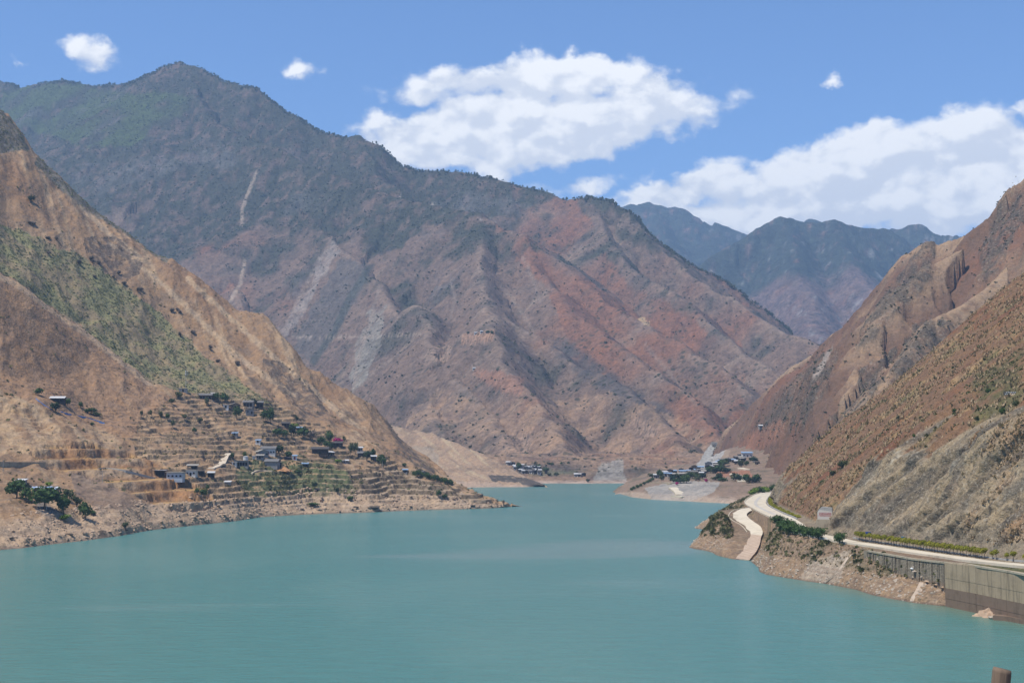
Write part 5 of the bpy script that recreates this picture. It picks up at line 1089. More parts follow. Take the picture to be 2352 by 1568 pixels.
for i, y in enumerate(np.linspace(650, 930, 46)):
    o = mesh_obj('hedge_shrub', None, None, None, data=CROWNS['yellow'][i % 3]); o.location = (road_o(y) + road_w(y) + 2.4 + 0.3 * math.sin(i), y, road_z(y) - 0.6 + 0.3); o.scale = (1.5, 2.9, 0.75 + 0.15 * math.sin(i * 1.9)); o.rotation_euler = (0, 0, 0.1 * math.sin(i))
    tag(o, 'low trunkless yellow green shrub on the inside of the road bend', 'shrub', 'low hedge round the road bend')
def ground(x, y): return (x, y, g_near.zat(x, y) - 0.15)
for i, (y, h, w_, lab) in enumerate([
        (602, 5.4, 6.8, 'round dark tree overhanging the road beyond the white fence'), (562, 6.6, 8.4, 'tallest bright green tree in the roadside clump'), (553, 6.0, 8.0, 'leafy green tree in the middle of the roadside clump'),
        (545, 5.2, 7.0, 'spreading green tree at the near side of the roadside clump'), (537, 5.0, 6.6, 'bushy green tree behind the white balustrade'), (528, 5.6, 6.8, 'dark green tree standing before the red lettered panel'),
        (513, 5.0, 5.2, 'dark tree at the start of the yellow shrub row'), (571, 5.0, 6.4, 'small green tree beside the ramp junction')]):
    tree(ground(road_o(y) - 1.6, y), h, w_, 'road', lab, 'roadside_tree', 'tree', 'trees beside the road', 0.16)
for i, (y, h, w_) in enumerate([(985, 5.5, 8), (998, 6.5, 9), (1010, 6, 8), (1022, 7, 9), (972, 4.5, 6.5), (1034, 6, 8)]):
    x = road_o(y) - 3
    tree((x, y, 13.5), h, w_, 'road' if i % 2 else 'lime', ('dark' if i % 2 else 'yellowish') + ' green tree lining the far side of the road bend', 'roadside_tree', 'tree', 'trees past the bend', 0.15)
# white balustrade under the trees
ft = empty('balustrade', (112, 545, 13.5)); tag(ft, 'white balustrade along the road edge under the green trees', 'fence')
fl = dense(np.array([(road_o(y) - 0.15, y, road_z(y)) for y in np.linspace(524, 574, 14)]), 1.3)
for p in fl: v, f = box((p[0] - 112, p[1] - 545, p[2] - 13.5 + 0.35), (0.18, 0.18, 0.95)); mesh_obj('post', v, f, M['white'], ft)
for h in (0.45, 0.8):
    r_ = kerb(fl + np.array([0, 0, h]), 'rail', 0.12, 0.10, 'white', None); r_.parent = ft; r_.location = (-112, -545, -13.5)
# lettered panel
pp = np.array([127.2, 583.0, 14.7]); rz = -0.36
sg = empty('lettered_panel', pp, rz); tag(sg, 'grey stone block with white panel and red lettering beside the road', 'sign')
M['signred'] = flat('red_letter_paint', (0.36, 0.055, 0.05), 0.6, 0.1); M['panel'] = flat('white_panel', (0.52, 0.48, 0.42), 0.7, 0.1)
v, f = box((0, 0, 1.3), (6.2, 2.6, 3.8)); mesh_obj('base', v, f, M['conc'], sg)
prof = [(-2.6, 3.2), (3.4, 3.2), (3.4, 8.0), (-0.7, 8.35), (-2.0, 7.4), (-2.6, 6.3)]
V = [(x, -0.9, z_) for x, z_ in prof] + [(x, 1.1, z_) for x, z_ in prof]; k = len(prof)
F = [tuple(range(k)), tuple(range(2 * k - 1, k - 1, -1))] + [(i, i + k, (i + 1) % k + k, (i + 1) % k) for i in range(k)]
mesh_obj('block', V, F, M['conc_grey'], sg)
prof = [(-2.5, 3.25), (3.3, 3.25), (3.3, 6.4), (-1.6, 7.1), (-2.5, 6.2)]
V = [(x, -1.0, z_) for x, z_ in prof] + [(x, -0.9, z_) for x, z_ in prof]; k = len(prof)
F = [tuple(range(k)), tuple(range(2 * k - 1, k - 1, -1))] + [(i, i + k, (i + 1) % k + k, (i + 1) % k) for i in range(k)]
fp = mesh_obj('face_panel', V, F, M['panel'], sg)
q = np.random.default_rng(21)
for c_i in range(8):
    x0 = -1.95 + c_i * 0.64; parts = []
    def stroke(a, b, w_=0.05):
        a = np.array(a); b = np.array(b); d = (b - a) / np.linalg.norm(b - a); n_2 = np.array([-d[1], d[0]]) * w_
        v4 = [a + n_2, b + n_2, b - n_2, a - n_2]; vv = np.array([(x0 + p[0], -1.03, 4.35 + p[1]) for p in v4] + [(x0 + p[0], -1.0, 4.35 + p[1]) for p in v4])
        parts.append((vv, [(3, 2, 1, 0), (4, 5, 6, 7), (0, 1, 5, 4), (1, 2, 6, 5), (2, 3, 7, 6), (3, 0, 4, 7)]))
    if c_i == 0:
        stroke((-0.1, 1.25), (0.5, 1.25)); stroke((0.2, 1.8), (0.2, 1.1)); stroke((0.2, 1.15), (-0.1, 0.1)); stroke((0.2, 1.15), (0.52, 0.1))
    else:
        stroke((0.02, 1.75), (0.02, 0.1)); stroke((0.36, 1.7), (0.36, 0.05))
        for j in range(3): yy = 0.3 + 0.55 * j + q.uniform(-0.1, 0.1); stroke((-0.06, yy), (0.46, yy + q.uniform(-0.06, 0.06)))
        stroke((0.0, q.uniform(0.4, 1.0)), (0.42, q.uniform(1.0, 1.6)))
    V, F = join(parts); mesh_obj('letter', V, F, M['signred'], fp)
# two blue road signs
M['blue'] = flat('blue_sign', (0.035, 0.075, 0.24), 0.5, 0.08); M['blue2'] = flat('light_blue_sign', (0.05, 0.17, 0.34), 0.5, 0.08); M['steel'] = flat('galvanised_steel', (0.34, 0.34, 0.34), 0.5, 0.15, 1, 0.4)
for (x, y, z0, w_, h, mk, lab) in ((112.2, 518, 17.3, 1.9, 0.95, 'blue', 'dark blue board on posts at the cliff foot by the last tree'), (114.2, 498, 16.6, 1.5, 0.8, 'blue2', 'small light blue board above the clipped shrub row')):
    x = road_o(y) + road_w(y) + 2.6
    s_ = empty('road_sign', (x, y, road_z(y) + 0.2), -0.35); tag(s_, lab, 'sign')
    v, f = box((0, 0, 3.0), (w_, 0.08, h)); mesh_obj('board', v, f, M[mk], s_)
    for dx_ in (-w_ * 0.35, w_ * 0.35): v, f = box((dx_, 0.09, 1.2), (0.09, 0.09, 4.0)); mesh_obj('post', v, f, M['steel'], s_)
# board with two rows of white arrow heads up on the slope
M['dark_board'] = flat('dark_board', (0.10, 0.095, 0.08), 0.8)
ap = g_near.hit(2318, 905)
ab = empty('arrow_board', ap + np.array([0, 0, 0.0]), -0.3); tag(ab, 'grey frame with two rows of white triangles on the green slope', 'board')
v, f = box((0.2, 0.1, 1.15), (4.4, 0.12, 1.3)); mesh_obj('backing', v, f, M['dark_board'], ab)
for dx_ in (-1.6, 2.0): v, f = box((dx_, 0.25, 0.0), (0.14, 0.14, 3.0)); mesh_obj('leg', v, f, M['steel'], ab)
for r_ in range(2):
    for k in range(6):
        x0 = -1.0 + k * 0.62 - 0.3 * r_; z0 = 1.5 - 0.62 * r_
        V = [(x0 - 0.22, -0.02, z0), (x0 + 0.18, -0.02, z0 + 0.22), (x0 + 0.18, -0.02, z0 - 0.22), (x0 - 0.22, 0.03, z0), (x0 + 0.18, 0.03, z0 + 0.22), (x0 + 0.18, 0.03, z0 - 0.22)]
        mesh_obj('arrow_head', V, [(0, 2, 1), (3, 4, 5), (0, 1, 4, 3), (1, 2, 5, 4), (2, 0, 3, 5)], M['white'], ab)
# wooden stake close to the camera
sp = P(2302, 1535, 7.0); zb = 45.2
ks = 22; V = []; F = []; q = np.random.default_rng(8)
rad = 0.044
for lv, (hz, sc_) in enumerate([(zb, 1.08), (zb + 0.5, 1.04), (sp[2] - 0.25, 1.0), (sp[2] - 0.02, 0.99), (sp[2], 0.94)]):
    tl = (hz - sp[2]) * 0.13
    for k in range(ks):
        a = 2 * math.pi * k / ks; rr_ = rad * sc_ * (1 + 0.05 * math.sin(3 * a + 1) - (0.16 if k == 16 else 0.07 if k in (15, 17) else 0)); x_, y_ = rr_ * math.cos(a), rr_ * math.sin(a)
        V.append((x_ + tl, y_, hz - zb - (0.22 * (x_) if lv >= 3 else 0)))
for lv in range(4):
    for k in range(ks): F.append((lv * ks + k, lv * ks + (k + 1) % ks, (lv + 1) * ks + (k + 1) % ks, (lv + 1) * ks + k))
F.append(tuple(range(4 * ks, 5 * ks)))
m, t = new_mat('weathered_stake_wood'); co = t.new('ShaderNodeTexCoord').outputs['Object']
a = t.noise(t.vm('MULTIPLY', co, (1, 1, 0.08)), 55, 5, 0.65); b = t.noise(co, 9, 4, 0.6)
t.put(t.b.inputs['Base Color'], t.mix(b.outputs[0], t.mix(a.outputs[0], (0.07, 0.05, 0.036), (0.25, 0.19, 0.14)), (0.19, 0.14, 0.10)))
bu = t.new('ShaderNodeBump'); bu.inputs['Strength'].default_value = 0.6; bu.inputs['Distance'].default_value = 0.01; t.l.new(a.outputs[0], bu.inputs['Height']); t.l.new(bu.outputs[0], t.b.inputs['Normal'])
o = mesh_obj('wooden_stake', V, F, m, smooth=True); o.location = (sp[0], sp[1], zb); tag(o, 'weathered brown wooden stake standing up close before the water', 'stake')
# ------------------------------------------------------------------ houses
M['mud'] = flat('mud_wall', (0.20, 0.15, 0.11), 0.9, 0.25, 0.4); M['grey_wall'] = flat('grey_rendered_wall', (0.26, 0.25, 0.235), 0.9, 0.2, 0.3); M['dark_wood'] = flat('dark_timber_wall', (0.06, 0.048, 0.042), 0.85, 0.3, 0.8)
M['pale_wall'] = flat('pale_blue_wall', (0.42, 0.47, 0.52), 0.85, 0.15, 0.3); M['white_wall'] = flat('white_wall', (0.58, 0.57, 0.54), 0.85, 0.15, 0.3)
M['tile'] = flat('grey_tile_roof', (0.155, 0.15, 0.145), 0.85, 0.25, 0.7, bump=0.5); M['tile_pale'] = flat('weathered_tile_roof', (0.29, 0.27, 0.235), 0.85, 0.25, 0.7, bump=0.5); M['tile_dark'] = flat('dark_tile_roof', (0.075, 0.068, 0.065), 0.85, 0.25, 0.7, bump=0.5)
M['tin_blue'] = flat('blue_tin_roof', (0.23, 0.33, 0.45), 0.45, 0.15, 0.5, 0.4); M['tin_white'] = flat('white_tin_roof', (0.52, 0.515, 0.50), 0.5, 0.15, 0.5, 0.3)
m, t = new_mat('patched_tin_roof'); co = t.new('ShaderNodeTexCoord').outputs['Object']; vo = t.new('ShaderNodeTexVoronoi'); t.put(vo.inputs['Vector'], t.vm('MULTIPLY', co, (0.45, 0.9, 0.9))); vo.inputs['Scale'].default_value = 1.0
vr, vg, vb = t.sep(vo.outputs['Color']); t.put(t.b.inputs['Base Color'], t.mix(t.ramp(vg, 0.6, 0.62), t.mix(t.ramp(vr, 0.5, 0.52), (0.28, 0.40, 0.60), (0.60, 0.62, 0.64)), (0.10, 0.09, 0.085))); M['tin_patch'] = m
M['dark'] = flat('dark_opening', (0.018, 0.016, 0.016), 0.6, 0.1); M['red_door'] = flat('red_door', (0.25, 0.035, 0.03), 0.7, 0.15)
def house(base, w_, d_, h, roof, wall, rf, rz, label, cat='house', name='house', group=None, doors=1, windows=2, pitch=0.36, porch=False, detail=True):
    """farm house: walls with gables, overhanging roof, openings on the side towards the lake; base is the ground point of its front"""
    base = np.array(base, float); t_ = empty(name, base + np.array([0, d_ * 0.35, 0]), rz); tag(t_, label, cat, group)
    x, y = w_ / 2, d_ / 2; rise = {'gable': pitch * y, 'cross': pitch * x, 'flat': 0, 'shed': 0.16 * d_}[roof]; bz = -2.2
    if roof == 'cross':
        V = [(-x, -y, bz), (x, -y, bz), (x, y, bz), (-x, y, bz), (-x, -y, h), (x, -y, h), (x, y, h), (-x, y, h), (0, -y, h + rise), (0, y, h + rise)]
        F = [(0, 1, 5, 8, 4), (1, 2, 6, 5), (2, 3, 7, 9, 6), (3, 0, 4, 7)]
    elif roof == 'gable':
        V = [(-x, -y, bz), (x, -y, bz), (x, y, bz), (-x, y, bz), (-x, -y, h), (x, -y, h), (x, y, h), (-x, y, h), (-x, 0, h + rise), (x, 0, h + rise)]
        F = [(0, 1, 5, 4), (1, 2, 6, 9, 5), (2, 3, 7, 6), (3, 0, 4, 8, 7)]
    else:
        V = [(-x, -y, bz), (x, -y, bz), (x, y, bz), (-x, y, bz), (-x, -y, h), (x, -y, h), (x, y, h + rise), (-x, y, h + rise)]
        F = [(0, 1, 5, 4), (1, 2, 6, 5), (2, 3, 7, 6), (3, 0, 4, 7), (4, 5, 6, 7)]
    wo_ = mesh_obj('wall', V, F, M[wall], t_)
    e = min(0.9, 0.09 * w_ + 0.2); th = 0.22; parts = []
    def slab(c4):
        c4 = np.array(c4); parts.append((np.concatenate([c4 - (0, 0, th), c4]), [(3, 2, 1, 0), (4, 5, 6, 7), (0, 1, 5, 4), (1, 2, 6, 5), (2, 3, 7, 6), (3, 0, 4, 7)]))
    if roof == 'gable':
        k = (y + e) / y; zl = h + rise - rise * k + th + 0.03; zr = h + rise + th + 0.03
        slab([(-x - e, -y - e, zl), (x + e, -y - e, zl), (x + e, 0, zr), (-x - e, 0, zr)]); slab([(-x - e, 0, zr + 0.01), (x + e, 0, zr + 0.01), (x + e, y + e, zl), (-x - e, y + e, zl)])
    elif roof == 'cross':
        k = (x + e) / x; zl = h + rise - rise * k + th + 0.03; zr = h + rise + th + 0.03
        slab([(-x - e, -y - e, zl), (0, -y - e, zr), (0, y + e, zr), (-x - e, y + e, zl)]); slab([(0, -y - e, zr + 0.01), (x + e, -y - e, zl), (x + e, y + e, zl), (0, y + e, zr + 0.01)])
    else:
        slab([(-x - e, -y - e, h - (0.16 * e if rise else 0) + th + 0.03), (x + e, -y - e, h - (0.16 * e if rise else 0) + th + 0.03), (x + e, y + e, h + rise + th + 0.03), (-x - e, y + e, h + rise + th + 0.03)])
    VV, FF = join(parts); ro = mesh_obj('roof', VV, FF, M[rf], t_)
    if not detail: return t_
    n_o = doors + windows; slots = [(-x + w_ * (k + 0.5) / n_o) for k in range(n_o)]
    for k, sx in enumerate(slots):
        if porch: ow, oh, oz = w_ / n_o * 0.82, h * 0.72, h * 0.38
        elif k == n_o // 2 and doors: ow, oh, oz = 1.3, 2.2, 1.1
        else: ow, oh, oz = 1.2, 1.1, min(h * 0.58, 1.9)
        v, f = box((sx, -y - 0.02, oz), (ow, 0.12, oh))
        if k == n_o // 2 and doors: mesh_obj('door', v, f, M['red_door' if 'red door' in label else 'dark'], t_)
        else:
            wi = mesh_obj('window', v, f, M['dark'], t_)
            if not porch: v, f = box((sx, -y - 0.1, oz - oh / 2 - 0.08), (ow + 0.3, 0.2, 0.12)); mesh_obj('sill', v, f, M['conc_grey'], wi)
    return t_
def LH(x, y, wpx, dep, h, *a, **k):
    p = g_left.hit(x, y); return house(p, wpx * p[1] / FPX, dep, h, *a, **k)
LH(470, 914, 27, 7, 3.6, 'gable', 'mud', 'tile', 0.12, 'long dark roofed house topmost on the village slope', porch=True, doors=0, windows=4)
LH(488, 909, 12, 5, 3.0, 'gable', 'mud', 'tile_pale', 0.5, 'small brown shed beside the topmost house', 'shed', 'shed')
LH(420, 897, 18, 5, 3.0, 'flat', 'conc_grey' , 'conc_grey', 0.1, 'grey equipment cabin at the foot of the mast', 'cabin', 'cabin', doors=1, windows=0)
LH(540, 938, 21, 8, 3.2, 'cross', 'mud', 'tile_pale', 0.35, 'house with pale wide gable facing the lake', doors=1, windows=2)
LH(521, 936, 12, 5, 2.8, 'flat', 'white_wall', 'tin_white', 0.1, 'white cube of a hut beside the pale gable house', 'hut', 'hut', doors=1, windows=0)
LH(571, 932, 21, 7, 4.2, 'gable', 'grey_wall', 'tile', -0.05, 'grey house with long level ridge below the green gully', porch=True, doors=0, windows=3)
LH(598, 935, 15, 6, 4.6, 'gable', 'dark_wood', 'tile', 0.1, 'dark open barn on posts at the right of the upper hamlet', 'barn', 'barn', porch=True, doors=0, windows=2)
LH(573, 948, 18, 7, 3.6, 'cross', 'grey_wall', 'tile_pale', 0.25, 'grey gable house lowest of the upper hamlet', doors=1, windows=1)
LH(657, 978, 16, 6, 3.0, 'gable', 'dark_wood', 'tile_dark', 0.05, 'dark low house among the trees above the terraces')
LH(690, 991, 13, 5, 2.8, 'shed', 'dark_wood', 'tin_blue', 0.3, 'blue patched shed hidden behind the dark trees', 'shed', 'shed')
LH(540, 998, 12, 4, 1.8, 'shed', 'grey_wall', 'tin_blue', 0.0, 'tiny blue roofed hut alone on the bare terraces', 'hut', 'hut', doors=1, windows=0)
LH(593, 1017, 11, 4, 2.0, 'shed', 'white_wall', 'tin_blue', 0.0, 'small white hut with blue roof above the grey farmstead', 'hut', 'hut', doors=1, windows=0)
LH(617, 1041, 31, 7, 4.8, 'gable', 'white_wall', 'tile', 0.06, 'big grey roofed farmhouse with a red door', porch=False, doors=1, windows=4)
LH(601, 1046, 24, 7, 3.8, 'cross', 'grey_wall', 'tile_pale', 0.45, 'grey gable wing in front of the big farmhouse')
LH(598, 1052, 16, 5, 2.4, 'shed', 'grey_wall', 'tile_pale', 0.1, 'low grey lean-to before the gable wing', 'shed', 'shed')
LH(584, 1052, 8, 3, 2.2, 'flat', 'white_wall', 'tin_white', 0.1, 'white box of a privy left of the grey farmstead', 'hut', 'hut', doors=0, windows=0)
LH(554, 1067, 31, 7, 3.8, 'flat', 'grey_wall', 'tile', 0.05, 'long flat roofed grey house with a deep open porch', porch=True, doors=0, windows=5)
LH(540, 1066, 10, 4, 2.0, 'flat', 'white_wall', 'tin_white', 0.0, 'low white outbuilding at the end of the flat roofed house', 'hut', 'hut', doors=0, windows=1)
LH(625, 1068, 29, 8, 3.9, 'gable', 'grey_wall', 'tile', -0.08, 'windowless grey barn house above the green terraces', doors=0, windows=0)
LH(643, 1072, 9, 5, 2.6, 'cross', 'dark_wood', 'tile_pale', 0.2, 'little dark annex at the end of the grey barn house', 'shed', 'shed', doors=1, windows=0)
LH(701, 1071, 14, 5, 2.2, 'shed', 'dark_wood', 'tin_blue', 0.0, 'sky blue roofed shed standing alone on the terraces', 'shed', 'shed', doors=0, windows=2, porch=True)
LH(677, 1052, 10, 4, 2.8, 'shed', 'white_wall', 'tin_blue', 0.15, 'narrow hut with a blue roof and a red door', 'hut', 'hut', doors=1, windows=0)
LH(660, 1053, 14, 4, 1.8, 'shed', 'dark_wood', 'tile_dark', 0.0, 'dark low pigsty beside the red doored hut', 'shed', 'shed', doors=0, windows=2)
LH(442, 1075, 22, 5, 2.4, 'shed', 'dark_wood', 'tile_pale', 0.1, 'low brown shed below the pale track', 'shed', 'shed', porch=True, doors=0, windows=3)
LH(132, 921, 30, 6, 3.0, 'gable', 'dark_wood', 'tin_white', 0.05, 'dark barn with a white roof alone on the upper left slope', 'barn', 'barn', porch=True, doors=0, windows=3)
LH(403, 1094, 36, 8, 4.2, 'flat', 'pale_wall', 'tile_pale', 0.0, 'pale blue walled house with small square windows', doors=0, windows=4)
LH(365, 1091, 29, 6, 3.4, 'flat', 'dark_wood', 'tin_white', 0.08, 'dark open shed with a pale roof left of the pale blue house', 'shed', 'shed', porch=True, doors=0, windows=4)
LH(440, 1091, 22, 7, 3.8, 'flat', 'white_wall', 'tile_pale', 0.0, 'cream house right of the pale blue house', doors=1, windows=2)
LH(462, 1092, 15, 5, 3.0, 'flat', 'dark_wood', 'tile', 0.1, 'dark lean-to in the row right of the cream house', 'shed', 'shed', porch=True, doors=0, windows=2)
LH(483, 1093, 14, 5, 3.0, 'shed', 'dark_wood', 'tin_white', 0.1, 'last dark shed of the row, with a light roof', 'shed', 'shed', porch=True, doors=0, windows=2)
LH(522, 1108, 13, 4, 1.2, 'shed', 'grey_wall', 'tin_white', 0.0, 'flat pale sheet roof low on the bare terraces', 'shed', 'shed', doors=0, windows=0)
LH(103, 1136, 52, 8, 3.4, 'gable', 'mud', 'tin_patch', 0.06, 'long house with patched blue and white tin roof behind the big trees', doors=1, windows=4, pitch=0.25)
LH(49, 1110, 20, 4, 2.0, 'shed', 'grey_wall', 'tin_white', 0.0, 'white sheet roofed hut above the dark green trees', 'hut', 'hut', doors=0, windows=1)
LH(735, 1041, 36, 8, 4.4, 'gable', 'dark_wood', 'tile_dark', 0.05, 'largest dark timber house near the magenta bush', doors=1, windows=4)
LH(777, 1021, 20, 6, 2.6, 'gable', 'dark_wood', 'tile_dark', 0.0, 'dark hut under the magenta bush', 'hut', 'hut')
LH(826, 1036, 14, 5, 3.0, 'shed', 'grey_wall', 'tin_white', 0.05, 'house with white sheet roof among trees near the village end')
LH(836, 1046, 28, 6, 3.2, 'gable', 'dark_wood', 'tile', 0.05, 'long dark house below the white sheet roof')
LH(860, 1056, 13, 5, 2.8, 'shed', 'dark_wood', 'tin_white', 0.1, 'brilliant white roofed hut at the last trees of the village', 'hut', 'hut')
LH(760, 1045, 14, 5, 2.6, 'shed', 'mud', 'tin_white', 0.5, 'tilted tin roofed shed right of the dark timber house', 'shed', 'shed')
LH(792, 1060, 18, 4, 1.6, 'shed', 'grey_wall', 'tin_white', 0.1, 'low white sheeted shed below the dark timber house', 'shed', 'shed')
LH(932, 1084, 11, 4, 2.2, 'shed', 'grey_wall', 'tin_blue', 0.0, 'small bluish hut by the long hedge', 'hut', 'hut')
LH(975, 1090, 17, 6, 3.0, 'cross', 'grey_wall', 'tile', 0.2, 'last grey house at the end of the long hedge')
# mast, poles, tank, sand heap
def lattice(base, h, label):
    t_ = empty('telecom_mast', base); tag(t_, label, 'mast')
    parts = [tube((0, 0, -1), (0, 0, h), 0.32, 0.16, 8)]; V, F = join(parts); mesh_obj('pole', V, F, M['steel'], t_)
    for k, zz in enumerate((h * 0.80, h * 0.94)):
        V, F = join([tube((0, 0, zz), (0, 0, zz + 0.15), 0.9, 0.9, 8)]); pl = mesh_obj('platform', V, F, M['steel'], t_)
        for a in (0.3, 2.4, 4.5): v, f = box((1.0 * math.cos(a), 1.0 * math.sin(a), zz + 0.6), (0.3, 0.3, 1.6)); mesh_obj('antenna', v, f, M['white'], t_)
lattice(g_left.hit(428, 893), 17.5, 'slim grey telecom mast at the foot of the green gully')
def utility_pole(base, h, label):
    t_ = empty('utility_pole', base, 0.3); tag(t_, label, 'pole', 'utility poles on the left bank'); V, F = tube((0, 0, -1), (0, 0, h), 0.17, 0.11, 7); mesh_obj('shaft', V, F, M['conc_grey'], t_)
    v, f = box((0, 0, h - 0.5), (1.6, 0.12, 0.12)); mesh_obj('crossarm', v, f, M['steel'], t_)
for x, y, h, l in ((109, 1171, 8.0, 'pale utility pole before the big lower trees'), (880, 1072, 8.5, 'thin utility pole at the village end'), (7, 1082, 7, 'utility pole by the grey road wall'), (236, 1105, 7, 'utility pole on the ochre benches'), (1296, 1090, 8, None)):
    if l: utility_pole(g_left.hit(x, y), h, l)
tp = g_left.hit(565, 1056); t_ = empty('water_tank', tp + np.array([0, 0, 0])); tag(t_, 'white round water tank above the flat roofed house', 'tank')
V, F = tube((0, 0, -1), (0, 0, 3.2), 1.9, 1.9, 14); mesh_obj('drum', V, F, M['white_wall'], t_); V, F = tube((0, 0, 3.2), (0, 0, 3.5), 2.1, 0.5, 14); mesh_obj('lid', V, F, M['white_wall'], t_)
M['sand'] = flat('orange_sand', (0.40, 0.22, 0.11), 0.95, 0.12, 0.4)
cone_pile('sand_heap', g_left.hit(654, 1080) + np.array([0, 0, -0.4]), 6.5, 3.4, M['sand'], 'orange sand heap beside the grey barn house', 'sand heap', 4)
# walls, tracks and tarpaulins on the left bank
drape([(482, 1074), (500, 1066), (512, 1056), (517, 1047), (524, 1042)], 5.0, g_left, 'village_track', M['track'], kind='structure', lift=0.5, step=3, thick=1.2)
drape([(578, 1085), (600, 1078), (625, 1080)], 2.2, g_left, 'village_path', M['track'], kind='structure', lift=0.4, step=3, thick=1.0)
def bank_wall(pts, h, name, mat, label, w_=0.6, cat='wall'):
    L = dense(np.array([g_left.hit(x, y) for x, y in pts]), 4); L[:, 2] -= 0.4
    o = kerb(L, name, w_, h, mat, None); tag(o, label, cat); return o
bank_wall([(-60, 1066), (0, 1068), (50, 1069), (102, 1070)], 3.2, 'road_wall', 'conc', 'pale concrete road wall on the lower left slope')
bank_wall([(225, 1074), (250, 1074), (285, 1080), (320, 1090), (356, 1096)], 1.2, 'road_parapet', 'conc_grey', 'thin grey parapet curving along the ochre benches', 0.9)
M['tarp'] = flat('blue_tarpaulin', (0.10, 0.22, 0.50), 0.6, 0.5, 0.6, 0.3)
bank_wall([(82, 914), (92, 922), (105, 930), (118, 939)], 1.1, 'blue_screen', 'tarp', 'upper stretch of blue sheeting on the left slope', 0.3, 'screen')
bank_wall([(140, 944), (165, 951), (195, 957), (225, 966), (240, 970)], 1.1, 'blue_screen', 'tarp', 'lower stretch of blue sheeting below the white roofed barn', 0.3, 'screen')
